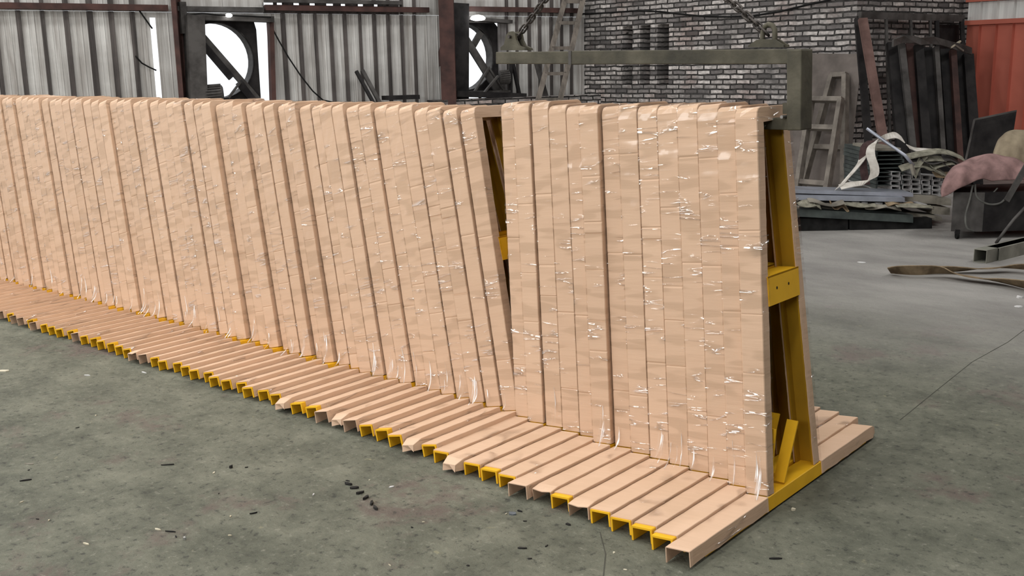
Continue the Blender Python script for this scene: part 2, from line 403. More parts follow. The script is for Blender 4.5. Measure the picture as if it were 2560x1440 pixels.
zg = z1(830, 9.5); wall_section(b, s1(665), s1(1000), zg, ROOF)
slot_px = [(667, 690), (700, 712), (741, 754), (781, 793), (822, 838), (858, 868), (900, 912), (940, 948)]
zlo = z1(830, 18)
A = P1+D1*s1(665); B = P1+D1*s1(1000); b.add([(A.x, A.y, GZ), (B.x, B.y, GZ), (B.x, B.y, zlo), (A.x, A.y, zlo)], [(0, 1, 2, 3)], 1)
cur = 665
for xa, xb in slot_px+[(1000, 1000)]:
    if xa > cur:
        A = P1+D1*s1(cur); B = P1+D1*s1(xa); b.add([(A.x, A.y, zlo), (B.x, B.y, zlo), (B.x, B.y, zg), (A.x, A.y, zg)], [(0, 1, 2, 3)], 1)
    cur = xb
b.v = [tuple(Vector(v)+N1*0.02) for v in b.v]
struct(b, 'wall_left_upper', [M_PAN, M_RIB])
# girts: horizontal steel rails on the corrugated wall
def girt(xa, xb, y0, label, mat=M_RUST, h=0.085):
    z = z1((xa+xb)/2, y0); A = P1+D1*s1(xa); B = P1+D1*s1(xb)
    b = MBd(); b.bar((A.x, A.y, z)+N1*0.09 if False else Vector((A.x, A.y, z))+N1*0.10, Vector((B.x, B.y, z))+N1*0.10, 0.08, h)
    return tag(build(b, 'wall_girt', mat), label, 'steel rail')
girt(-150, 425, 17, 'brown steel wall rail running left of the narrow rusty column')
girt(448, 660, 24, 'dark wall rail above the larger round fan opening', M_DRK2, 0.07)
girt(665, 1068, 23, 'brown steel wall rail between the large fan opening and the wide column')
girt(1118, 1440, 25, 'rusty wall rail above the smaller fan opening and the ladder')
# light slots: small openings just above the rail are bright gaps between girt and upper panels -> ledge rail
z = z1(860, 6); A = P1+D1*s1(665); B = P1+D1*s1(1000)
b = MBd(); b.bar(Vector((A.x, A.y, z))+N1*0.12, Vector((B.x, B.y, z))+N1*0.12, 0.1, 0.06)
tag(build(b, 'wall_girt', M_DRK2), 'upper grey wall rail at the top edge, over the long brown rail', 'steel rail')
# columns
def column(xc, wpx, yref, label, mat=M_RUST, dep=0.22, off=0.25):
    p = w1(xc, yref); wm = wpx/FPX*(p-CP).dot(F_)
    c = Vector((p.x, p.y, 0))+N1*off
    t = thing('steel_column', label, 'column', (c.x, c.y, 0))
    tf = 0.02
    # an I-section: web plus two flanges, facing the camera side
    bw = MBd(); bw.box(c+ZZ*ROOF/2, RH*(wm/2), FH*tf/2, ZZ*(ROOF/2)); part(t, bw, 'flange', mat)
    bw = MBd(); bw.box(c+ZZ*ROOF/2+FH*dep, RH*(wm/2), FH*tf/2, ZZ*(ROOF/2)); part(t, bw, 'flange', mat)
    bw = MBd(); bw.box(c+ZZ*ROOF/2+FH*dep/2, RH*tf/2, FH*(dep/2-tf/2), ZZ*(ROOF/2)); part(t, bw, 'web', mat)
    return t
column(432, 12, 130, 'narrow red-brown steel column just left of the large fan opening')
c2 = column(1086, 36, 130, 'wide red-brown steel column between the two fan openings', off=0.45)
p = w1(1112, 60); b = MBd(); b.bar(Vector((p.x, p.y, 1.0))+N1*0.12, Vector((p.x, p.y, ROOF))+N1*0.12, 0.12, 0.1)
tag(build(b, 'steel_column', M_DRK2), 'thin grey angle post on the right side of the wide brown column', 'post')
p = w1(452, 60); b = MBd(); zt = z1(452, 6); zb_ = z1(452, 85); b.bar(Vector((p.x, p.y, zb_))+N1*0.12, Vector((p.x, p.y, zt))+N1*0.12, 0.10, 0.1)
tag(build(b, 'timber_post', M_DRK2), 'short dark upright stub between the narrow column and large fan', 'post')
# plinth: low brick ledge under the corrugated wall
b = MBd(); A = P1+D1*s1(1060)+N1*0.25; B = P1+D1*s1(1470)+N1*0.25
b.bar(Vector((A.x, A.y, ZP/2)), Vector((B.x, B.y, ZP/2)), 0.4, ZP)
def brick_object(b, name, d, n, org):
    # re-express geometry so that local x runs along the wall and local y runs up (for the brick pattern)
    Mx = Matrix((d, ZZ, d.cross(ZZ))).transposed()
    inv = Mx.inverted(); b.v = [tuple(inv @ (Vector(v)-org)) for v in b.v]
    o = link(name, b.mesh(name, MB)); o.matrix_world = Matrix.Translation(org) @ Mx.to_4x4(); o['kind'] = 'structure'; return o
brick_object(b, 'trim_1', D1, N1, A*1.0)
# brick wall with three tall vertical slots
slots = [(1556, 1581), (1600, 1625), (1643, 1672)]
def zB(x, y): return onpl(x, y, PB, N2).z
def sB(x): return (onpl(x, 140, PB, N2)-PB).dot(D2)
zs0, zs1 = zB(1614, 212), zB(1614, 63)
b = MBd()
xs = [sB(1441)]+[sB(v) for sl in slots for v in sl]+[sB(2137)]
def wq(bm, sa, sb, za, zb, off=0.0):
    A = PB+D2*sa-N2*off; B = PB+D2*sb-N2*off
    bm.add([(A.x, A.y, za), (B.x, B.y, za), (B.x, B.y, zb), (A.x, A.y, zb)], [(0, 1, 2, 3)])
wq(b, xs[0], xs[-1], 0, zs0); wq(b, xs[0], xs[-1], zs1, ROOF)
for i in range(0, len(xs), 2): wq(b, xs[i], xs[i+1], zs0, zs1)
for i in range(1, len(xs)-1, 2):
    sa, sb = xs[i], xs[i+1]
    for s_ in (sa, sb):
        A = PB+D2*s_; B = A-N2*0.5
        b.add([(A.x, A.y, zs0), (B.x, B.y, zs0), (B.x, B.y, zs1), (A.x, A.y, zs1)], [(0, 1, 2, 3)])
    for z_ in (zs0, zs1):
        A = PB+D2*sa; B = PB+D2*sb; C = B-N2*0.5; Dd = A-N2*0.5
        b.add([(q.x, q.y, z_) for q in (A, B, C, Dd)], [(0, 1, 2, 3)])
    wq(b, sa, sb, zs0, zs1, 0.5)
# left end return
A = PB+D2*xs[0]; B = A-N2*3
b.add([(A.x, A.y, 0), (B.x, B.y, 0), (B.x, B.y, ROOF), (A.x, A.y, ROOF)], [(0, 1, 2, 3)])
brick_object(b, 'wall_back', D2, N2, PB)
# recess side wall going back from the corner
CR = PB+D2*xs[-1]; n3 = N1
RE = onpl(2400, 150, CR, N1)                      # where the recess meets the orange wall
REr = CR + D1*max(1.2, (RE-CR).dot(D1))
b = MBd(); b.add([(CR.x, CR.y, 0), (REr.x, REr.y, 0), (REr.x, REr.y, ROOF), (CR.x, CR.y, ROOF)], [(0, 1, 2, 3)])
brick_object(b, 'wall_recess', D1, N1, CR)
print('DBG ceil', P1); print('DBG recess', CR, RE, REr, (REr-CP).dot(F_))
# small brick pier between the recess and the orange wall
O0 = onpl(2412, 150, REr+N2*0.02, N2)
b = MBd(); wq2 = [(REr.x, REr.y, 0), (O0.x, O0.y, 0), (O0.x, O0.y, ROOF), (REr.x, REr.y, ROOF)]; b.add(wq2, [(0, 1, 2, 3)])
brick_object(b, 'wall_back_far', D2, N2, REr)
# orange wall
def wO(x, y): return onpl(x, y, O0, N2)
zo1 = wO(2480, 58).z; zo2 = wO(2480, 0).z
b = MBd(); bw = MBd(); step = (wO(2488, 150)-wO(2447, 150)).length*1.0
s_end = 12.0; k = 0; s = 0.0
ph = (wO(2447, 150)-O0).dot(D2) % step
edgesO = [0.0]; t = ph
while t < s_end: edgesO += [t-0.03, t, t+0.008]; t += step
edgesO.append(s_end)
for i in range(len(edgesO)-1):
    a, c = edgesO[i], edgesO[i+1]
    oa = 0.07 if (i % 3 == 2) else 0; oc = 0.07 if ((i+1) % 3 == 2) else 0
    A = O0+D2*a+N2*oa; B = O0+D2*c+N2*oc
    b.add([(A.x, A.y, 0), (B.x, B.y, 0), (B.x, B.y, zo1), (A.x, A.y, zo1)], [(0, 1, 2, 3)])
    bw.add([(A.x, A.y, zo1), (B.x, B.y, zo1), (B.x, B.y, ROOF), (A.x, A.y, ROOF)], [(0, 1, 2, 3)], 0)
struct(b, 'wall_right', M_ORG); struct(bw, 'wall_right_upper', M_PANW)
b = MBd(); A = O0+N2*0.06; B = A+D2*s_end; b.bar(Vector((A.x, A.y, zo1+0.02)), Vector((B.x, B.y, zo1+0.02)), 0.06, 0.07); struct(b, 'trim_2', M_ORG)
b = MBd(); b.bar(Vector((A.x, A.y, zo2+0.03)), Vector((B.x, B.y, zo2+0.03)), 0.08, 0.09); struct(b, 'trim_3', M_ORG)
# walls behind and beside the camera's side of the hall
b = MBd(); b.abox((P1+D1*((-12-P1.y)/D1.y)).x, 14, -12.1, -12, 0, ROOF); struct(b, 'wall_front', M_PAN2)
b = MBd(); b.abox(14, 14.1, -12, 26, 0, ROOF); struct(b, 'wall_side', M_PAN2)
# roof
b = MBd(); cA = P1+D1*((-12-P1.y)/D1.y); cB = P1+D1*1.0
b.add([(cA.x, -12, ROOF), (14, -12, ROOF), (14, 30, ROOF), (cB.x, 30, ROOF), (cB.x, cB.y, ROOF)], [(0, 4, 3, 2, 1)]); struct(b, 'ceiling', M_CEIL)

# ================================================================== A-frame racks
W, A_, LL, S_, HH, HF = 0.110, 0.622, 1.767, 0.12, 1.685, 0.065
def fy(z): return A_+S_*z/HH
def arch_stations(creases, rnd, off=0.0, smoothstep=0.035):
    D = 0.058; nl = Vector((0, -1, S_/HH)).normalized()        # outward normal of front leg in (x,y,z)
    st = []
    zt = HH-0.036
    zlist = set()
    z = HF+0.002
    while z < zt: zlist.add(round(z, 4)); z += smoothstep
    for c in creases: zlist |= {round(c-0.006, 4), round(c, 4), round(c+0.006, 4)}
    zl = sorted(q for q in zlist if q < zt)+[zt]
    cr = set(round(c, 4) for c in creases)
    def leg():
        out = []
        for z in zl:
            dp = -0.0024 if z in cr else rnd.uniform(-0.0007, 0.0007)
            dp += off
            p = Vector((0, fy(z), z))+nl*dp
            q = Vector((0, fy(z), z))-nl*D
            if q.z > HH-0.062: q = Vector((0, fy(HH-0.062)+D, HH-0.062))
            out.append((p, q, nl))
        qi = Vector((0, fy(HH-0.062)+D, HH-0.062))
        r = 0.034; cx = fy(zt)+r+0.001; cz = zt
        for a in (30, 58, 90):
            n = Vector((0, -math.cos(math.radians(a)), math.sin(math.radians(a))))
            p = Vector((0, cx, cz))+Vector((0, n.y*r, n.z*(HH-zt+off)))
            out.append((p, qi, n))
        return out
    A = leg(); B = leg()
    mid = [(Vector((0, LL/2, HH+off+rnd.uniform(-0.001, 0.0015))), Vector((0, LL/2, HH-0.062)), Vector((0, 0, 1)))]
    mir = lambda v: Vector((v.x, LL-v.y, v.z))
    Bm = [(mir(p), mir(q), Vector((0, -n.y, n.z))) for (p, q, n) in reversed(B)]
    return A+mid+Bm
def cover_mesh(seed, name='cardboard_cover'):
    rnd = random.Random(seed)
    cr = sorted(rnd.uniform(0.15, 1.58) for _ in range(rnd.randint(2, 6)))
    cr = [c for i, c in enumerate(cr) if i == 0 or c-cr[i-1] > 0.03]
    st = arch_stations(cr, rnd); t = 0.0035; rings = []; gap = rnd.choice([0.002, 0.004, 0.006, 0.008, 0.009])
    for (p, q, n) in st:
        x0 = 0.001+rnd.uniform(0, 0.0004); x1 = W-gap-rnd.uniform(0, 0.0004)
        X = lambda x, v: (x, v.y, v.z)
        pi = p-n*t; qj = q+Vector((0, rnd.uniform(-0.002, 0.002), rnd.uniform(-0.002, 0.002)))
        rings.append([X(x0, qj), X(x0, p-n*0.003), X(x0+0.003, p), X(x1-0.003, p), X(x1, p-n*0.003), X(x1, qj), X(x1-t, qj), X(x1-t, pi), X(x0+t, pi), X(x0+t, qj)])
    b = MBd(); b.loft(rings); return b.mesh(name, MC)
def film_mesh(seed, mat):
    rnd = random.Random(seed+100)
    st = arch_stations([], rnd, 0.0035, 0.05); b = MBd(); rings = []
    for (p, q, n) in st:
        e = 0.0006; row = []
        row.append((0-e, q.y, q.z)); row.append((0-e, p.y, p.z))
        for k in range(1, 4):
            o = n*rnd.uniform(-0.0015, 0.002); row.append((W*k/4, p.y+o.y, p.z+o.z))
        row.append((W-0.001+e, p.y, p.z)); row.append((W-0.001+e, q.y, q.z)); rings.append(row)
    b.loft(rings, closed=False, caps=False)
    return b.mesh('stretch_film', mat)
def fold_mesh(seed):
    # film gathered and stretched across the corner between leg and foot
    rnd = random.Random(seed+300); b = MBd()
    for k in range(rnd.choice([1, 1, 2, 3])):
        x = rnd.uniform(0.015, W-0.025); wd = rnd.uniform(0.002, 0.006)
        zt = rnd.uniform(0.15, 0.27); yb = A_-rnd.uniform(0.03, 0.09); dx = rnd.uniform(0.0, 0.02)
        rows = []
        for i in range(7):
            f = i/6; y = fy(zt)-0.005+(yb-fy(zt)+0.005)*f; z = zt+(HF+0.006-zt)*f
            sag = math.sin(f*PI)*0.022; y += sag*0.6; z -= sag*0.6; ww = wd*(0.35+math.sin(f*PI)*0.9)
            rows.append([(x+dx*f-ww, y, z), (x+dx*f, y-0.003, z+0.003), (x+dx*f+ww, y, z)])
        b.loft(rows, closed=False, caps=False)
    return b.mesh('gathered_film', MFF, True)
def foot_mesh(seed, kind, back=False):
    rnd = random.Random(seed+500); t = 0.0035; rings = []
    y0 = {'flush': 0.006, 'long': -0.018, 'dent': -0.012, 'closed': -0.03, 'short': 0.03}[kind]
    ys = [y0]; y = y0+0.05
    ye = A_-(0.004 if back else (0.004 if seed >= 55 else rnd.choice([0.004, 0.004, 0.025, 0.05])))
    while y < ye-0.01: ys.append(y); y += rnd.uniform(0.04, 0.07)
    ys.append(ye)
    for i, y in enumerate(ys):
        h = HF+rnd.uniform(-0.001, 0.001); ex = 0.0; zb = rnd.uniform(0.001, 0.008)
        x0 = 0.001+rnd.uniform(0, 0.001); x1 = W-0.002-rnd.uniform(0, 0.001)
        yy = y
        if kind == 'closed' and i == 0: h -= 0.022; x0 += 0.014; x1 -= 0.012; zb = 0.012
        if kind == 'closed' and i == 1: h -= 0.002
        if kind == 'dent' and i == 0: h -= 0.007
        mid = h + (-0.006 if (kind == 'dent' and i == 0) else 0)
        fl = 0.004 if (i == 0 and kind in ('long', 'dent')) else 0
        R = [(x0-fl*0, yy+rnd.uniform(-.004, .004) if i == 0 else yy, zb), (x0, yy, h-0.002), (x0+0.002, yy, h), ((x0+x1)/2, yy, mid), (x1-0.002, yy, h), (x1, yy, h-0.002), (x1+fl*0, yy, zb),
             (x1-t, yy, zb), (x1-t, yy, h-t), ((x0+x1)/2, yy, mid-t), (x0+t, yy, h-t), (x0+t, yy, zb)]
        rings.append(R)
    b = MBd()
    if kind == 'closed':
        # end flaps folded in, ragged
        r = rings[0]; n = len(r)
        b.add([r[1], r[3], r[5], ((r[5][0]), r[5][1]-0.004, 0.008), (W/2, r[3][1]+0.018, 0.012), (r[1][0], r[1][1]-0.006, 0.010)], [(0, 1, 4, 5), (1, 2, 3, 4)])
    b.loft(rings)
    if back: b.v = [(v[0], LL-v[1], v[2]) for v in b.v]; b.f = [f[::-1] for f in b.f]
    return b.mesh('foot_cover', MC)
def foot_film(seed, back=False):
    rnd = random.Random(seed+700); rings = []; y = 0.0
    while y < A_: 
        rings.append([(-0.0004, y, 0.01), (-0.0004, y, HF+0.001)]+[(W*k/4, y, HF+0.0035+rnd.uniform(-.001, .002)) for k in (1, 2, 3)]+[(W-0.0006, y, HF+0.001), (W-0.0006, y, 0.01)]); y += 0.05
    b = MBd(); b.loft(rings, closed=False, caps=False)
    if back: b.v = [(v[0], LL-v[1], v[2]) for v in b.v]; b.f = [f[::-1] for f in b.f]
    return b.mesh('foot_film', MF3)
def channel(b, stations, wd0, wd1, t):
    rings = []
    for (p, q, n) in stations:
        pi = p-n*t
        X = lambda x, v: (x, v.y, v.z)
        rings.append([X(wd0, q), X(wd0, p-n*0.003), X(wd0+0.003, p), X(wd1-0.003, p), X(wd1, p-n*0.003), X(wd1, q), X(wd1-t, q), X(wd1-t*1.1, pi), X(wd0+t*1.1, pi), X(wd0+t, q)])
    b.loft(rings)
def base_mesh(recess=0.0):
    b = MBd(); n = Vector((0, 0, 1)); z = HF-0.0045
    channel(b, [(Vector((0, y, z)), Vector((0, y, 0.0)), n) for y in (recess, A_, LL-A_, LL-recess)], 0.005, W-0.0065, 0.008)
    return b.mesh('base_channel', M_Y)
def leg_mesh(back=False):
    nl = Vector((0, -1, S_/HH)).normalized(); b = MBd(); st = []
    for z in (HF-0.003, 0.8, HH-0.058):
        p = Vector((0, fy(z)+0.0045, z)); st.append((p, p-nl*0.047, nl))
    channel(b, st, 0.0055, W-0.0155, 0.007)
    if back: b.v = [(v[0], LL-v[1], v[2]) for v in b.v]; b.f = [f[::-1] for f in b.f]
    return b.mesh('leg', M_YD)
def top_mesh():
    b = MBd(); n = Vector((0, 0, 1)); st = [(Vector((0, y, HH-0.005)), Vector((0, y, HH-0.05)), n) for y in (fy(HH)+0.06, LL-fy(HH)-0.06)]
    channel(b, st, 0.006, W-0.0155, 0.007); return b.mesh('top_channel', M_YD)
def crossbar_mesh():
    z0, z1_ = 0.858, 0.983; za = (z0+z1_)/2; ya = fy(za)+0.054; yb = LL-fy(za)-0.054
    b = MBd(); b.abox(W-0.010, W-0.004, ya-0.002, yb+0.002, z0, z1_); b.abox(0.01, W-0.004, ya-0.004, yb+0.004, z1_-0.006, z1_)
    b.abox(0.006, 0.012, ya-0.01, yb+0.01, z0, z1_)
    return b.mesh('crossbar', M_Y)
def holes_mesh(yy):
    b = MBd()
    for y in (yy,):
        c = Vector((W-0.0037, y, 0.925)); n = 10
        b.add([c]+[c+Vector((0, math.cos(2*PI*k/n)*0.007, math.sin(2*PI*k/n)*0.007)) for k in range(n)], [(0, 1+k, 1+(k+1) % n) for k in range(n)])
    return b.mesh('bolt_hole', M_RUB)
def brace_mesh(k):
    b = MBd()
    if k == 0: b.bar((W*0.62, 0.80, HF+0.005), (W*0.80, 0.925, 0.315), 0.008, 0.052, up=Vector((1, 0, 0)))
    else: b.bar((W*0.50, 0.655+0.045, HF+0.01), (W*0.72, 0.735, 0.33), 0.008, 0.05, up=Vector((1, 0, 0)))
    return b.mesh('brace', M_Y)
NV = 7
COV = [cover_mesh(i) for i in range(NV)]; FIL = [film_mesh(i, MF) for i in range(NV)]; FIL2 = [film_mesh(i, MF2) for i in range(NV)]; FOLD = [fold_mesh(i) for i in range(NV)]
kinds = ['flush', 'long', 'dent', 'closed', 'short']
NEARV = {k: 5 for k in kinds}
FOOT = {(k, v): foot_mesh(v*11+kinds.index(k), k) for k in kinds for v in range(6)}
BFOOT = [foot_mesh(140+v, 'long' if v else 'closed', True) for v in range(3)]
FFIL = [foot_film(v) for v in range(3)]; BFIL = foot_film(9, True)
BASE = base_mesh(0.0); BASER = base_mesh(0.10); LEG = leg_mesh(); LEGB = leg_mesh(True); TOP = top_mesh(); CROSS = crossbar_mesh(); HOLE = holes_mesh(0.815), holes_mesh(0.925); BRC = [brace_mesh(0), brace_mesh(1)]

ONES = ['', 'first', 'second', 'third', 'fourth', 'fifth', 'sixth', 'seventh', 'eighth', 'ninth', 'tenth', 'eleventh', 'twelfth', 'thirteenth', 'fourteenth', 'fifteenth', 'sixteenth', 'seventeenth', 'eighteenth', 'nineteenth']
TENS = {2: ('twenty', 'twentieth'), 3: ('thirty', 'thirtieth'), 4: ('forty', 'fortieth'), 5: ('fifty', 'fiftieth'), 6: ('sixty', 'sixtieth'), 7: ('seventy', 'seventieth')}
def ordw(n):
    if n < 20: return ONES[n]
    a, c = divmod(n, 10); return TENS[a][1] if c == 0 else TENS[a][0]+'-'+ONES[c]
ENDW = {'flush': 'yellow steel foot end showing', 'short': 'yellow steel foot end sticking out', 'long': 'hollow cardboard foot end', 'dent': 'sagging cardboard foot end', 'closed': 'crumpled closed foot end'}
def rack(x, y, t, th, kind, label, group, v, near=True, far=False):
    o = link('a_frame_rack', None, None, (x, y, 0.0), (0, -t, th)); o.empty_display_size = 0.1
    tag(o, label, 'rack', group)
    link('base_channel', BASE if kind in ('flush', 'short') else BASER, o)
    link('leg', LEG, o); link('leg', LEGB, o); link('top_channel', TOP, o); cb = link('crossbar', CROSS, o)
    if near: link('bolt_hole', HOLE[0], cb); link('bolt_hole', HOLE[1], cb)
    link('brace', BRC[0], o); link('brace', BRC[1], o)
    link('cardboard_cover', COV[v % NV], o); link('stretch_film', (FIL2 if far else FIL)[(v*3+1) % NV], o)
    fo = link('foot_cover', FOOT[(kind, (v % 5) if far else NEARV[kind])], o); fo['label'] = 'front foot cover with '+ENDW[kind]
    link('foot_cover', BFOOT[v % 3], o)
    link('foot_film', FFIL[v % 3], o)
    if near: link('foot_film', BFIL, o)
    if rk.random() < 0.8: link('gathered_film', FOLD[(v*5+2) % NV], o)
    o.scale.z = 1+rk.uniform(-0.005, 0.005)
    return o
rk = random.Random(5)
nearkinds = ['long', 'short', 'short', 'flush', 'flush', 'dent', 'short', 'dent', 'long', 'flush', 'short', 'flush', 'closed', 'flush']
neary = [-0.03, 0.0, 0.012, 0.016, 0.016, 0.014, 0.010, 0.022, -0.012, 0.014, 0.006, 0.0, -0.018, 0.0]
TR, THR = 0.10, 0.108
for i in range(14):
    tx = -0.1195-0.1114*i
    pos = 'frontmost rack at the right end of the near stack' if i == 0 else ordw(i+1)+' rack from the right end of the near stack'
    rack(tx+HF*math.sin(TR), neary[i]+0.0, TR, THR, nearkinds[i], pos+', '+ENDW[nearkinds[i]], 'cardboard wrapped racks of the near stack', i+rk.randint(0, 40))
# far, tilted batch
def slope(x): return -2*0.00451609*x+0.05482497
def ycur(x): return -0.00451609*x*x+0.05482497*x+0.72806949-0.612
x = -1.672; i = 0; JY = 0.0
fk = ['flush', 'closed', 'flush', 'short', 'flush', 'long', 'closed', 'long', 'short', 'short', 'closed', 'flush', 'flush', 'flush']
while x > -10.2:
    t = 0.232+rk.uniform(-0.0015, 0.0015)
    th = slope(x)+0.045
    if i == 0: t = 0.226
    kind = fk[i] if i < len(fk) else rk.choice(['flush', 'flush', 'short', 'flush', 'long', 'dent'])
    jy = rk.choice([-0.016, -0.008, -0.002, 0.004, 0.010, 0.020]) if i else 0.0
    rack(x+HF*math.sin(t), ycur(x)+jy, t, th, kind,
         ('first' if i == 0 else ordw(i+1))+' leaning rack left of the dark gap between stacks, '+('yellow steel seen inside' if i == 0 else ENDW[kind]),
         'leaning racks of the far stack', i+rk.randint(0, 40), near=(i < 2), far=(i > 8)).scale.z *= 1+0.0042*(-x-1.67)
    x -= (W/math.cos(0.232)+0.0035)*math.cos(th); i += 1
print('DBG far racks', i)

# ================================================================== lifting hook frame
ey = Vector((-math.sin(0.0866), math.cos(0.0866), 0)); exb = Vector((math.cos(0.0866), math.sin(0.0866), 0))
BP0 = ey*0.835; 
def bpx(x, y): return onpl(x, y, BP0, ey)
bt = thing('lifting_hook_frame', 'olive steel C-shaped lifting frame hanging over the near rack stack', 'lifting frame', tuple(bpx(1985, 326)+ey*0.05))
pl, pr = bpx(1239, 130), bpx(2004, 122); plb, prb = bpx(1239, 160), bpx(2004, 160)
def boxpts(b, tl, tr, bl, br, dv, mi=0):
    vs = [tl, tr, br, bl]; vs = vs+[v+dv for v in vs]
    b.add(vs, [(0, 3, 2, 1), (4, 5, 6, 7), (0, 1, 5, 4), (1, 2, 6, 5), (2, 3, 7, 6), (3, 0, 4, 7)], mi)
dv = ey*0.095
jm, jmb = bpx(1424, 128), bpx(1424, 160)
b = MBd(); boxpts(b, pl, jm, plb, jmb, dv); part(bt, b, 'beam', M_BEAM, bev=0.004, label='left section of the beam, left of the weld')
b = MBd(); boxpts(b, bpx(1427, 127)-ey*0.001, pr, bpx(1427, 161)-ey*0.001, prb, dv+ey*0.004); part(bt, b, 'beam', M_BEAM, bev=0.004)
b = MBd(); boxpts(b, bpx(1422, 127)-ey*0.004, bpx(1429, 127)-ey*0.004, bpx(1422, 162)-ey*0.004, bpx(1429, 162)-ey*0.004, dv+ey*0.006); part(bt, b, 'weld_seam', M_DRK2)
b = MBd(); boxpts(b, bpx(1967, 125)-ey*0.003, bpx(2005, 123)-ey*0.003, bpx(1967, 326)-ey*0.003, bpx(2003, 326)-ey*0.003, dv+ey*0.006); part(bt, b, 'post', M_BEAM, bev=0.005)
a0, a1 = bpx(1967, 296), bpx(1967, 326); lw = exb*1.30
# lower arm runs inside the top of the racks
dz = Vector((0, 0, -0.0))
b = MBd(); boxpts(b, a0-lw+ey*0.02, a0+ey*0.02, a1-lw+ey*0.02, a1+ey*0.02, ey*0.06); part(bt, b, 'lower_arm', M_BEAM, bev=0.003)
b = MBd(); c = bpx(1958, 292)+ey*0.015; b.tube([c-ey*0.03, c+ey*0.02], 0.007, 10); part(bt, b, 'pin', M_BRASSY)
b = MBd(); boxpts(b, bpx(1948, 258)+ey*0.03, bpx(1969, 258)+ey*0.03, bpx(1948, 286)+ey*0.03, bpx(1969, 286)+ey*0.03, ey*0.05); part(bt, b, 'gusset', M_BEAM)
# lugs
def lug(pts, off, th, name='lug', mat=M_BEAM):
    vs = [bpx(x, y)+ey*off for x, y in pts]; n = len(vs); vs2 = [v+ey*th for v in vs]
    b = MBd(); b.add(vs+vs2, [tuple(range(n-1, -1, -1)), tuple(range(n, 2*n))]+[(i, (i+1) % n, n+(i+1) % n, n+i) for i in range(n)])
    return part(bt, b, name, mat)
lp = [(1246, 126), (1246, 119), (1255, 111), (1260, 88), (1266, 80), (1275, 78), (1282, 83), (1285, 100), (1292, 114), (1306, 120), (1308, 126)]
lug(lp, 0.015, 0.014); lug([(x+1, y) for x, y in lp], 0.06, 0.014)
rp = [(1864, 118), (1864, 114), (1885, 100), (1893, 98), (1930, 98), (1945, 108), (1953, 112), (1953, 118)]
lug(rp, 0.02, 0.012, mat=M_BEAM); lug(rp, 0.06, 0.012, mat=M_BEAM)
b = MBd(); cc = bpx(1909, 80)+ey*0.045
pts = [bpx(1893, 118)+ey*0.045, bpx(1893, 95)+ey*0.045, bpx(1894, 78)+ey*0.045, bpx(1899, 66)+ey*0.045, bpx(1908, 60)+ey*0.045, bpx(1918, 63)+ey*0.045, bpx(1924, 74)+ey*0.045, bpx(1924, 95)+ey*0.045, bpx(1922, 118)+ey*0.045]
b.tube(pts, 0.011, 10); part(bt, b, 'shackle', M_BEAM, smooth=True)
b = MBd(); b.tube([bpx(1271, 92)+ey*0.0, bpx(1271, 92)+ey*0.09], 0.008, 10); part(bt, b, 'pin', M_CHAIN)
# chains
def chain(pa, pb, label, flip):
    A = bpx(*pa)+ey*0.045; B = bpx(*pb)+ey*0.045; d = (B-A); n = int(d.length/0.034); d.normalize()
    t = thing('lifting_chain', label, 'chain', tuple(A))
    u = ey; v = d.cross(ey).normalized()
    for k in range(n):
        c = A+d*(0.034*(k+0.3)); sx = (u, v)[(k+flip) % 2]; rot = 0.5
        sx = (u*math.cos(rot)+v*math.sin(rot)) if (k+flip) % 2 else (v*math.cos(rot)-u*math.sin(rot))
        pts = []; hl = 0.0145; r = 0.0125
        for q in range(7): a = PI*q/6; pts.append(c+d*(hl+r*math.sin(a))+sx*(r*math.cos(a)))
        for q in range(7): a = PI*q/6; pts.append(c-d*(hl+r*math.sin(a))-sx*(r*math.cos(a)))
        b = MBd(); b.tube(pts, 0.0052, 8, closed=True); part(t, b, 'link', M_CHAIN, smooth=True)
chain((1273, 100), (1520, -235), 'rusty steel chain rising right from the left end of the lifting beam', 0)
chain((1902, 82), (1560, -225), 'rusty steel chain rising left from the shackle at the right end', 1)

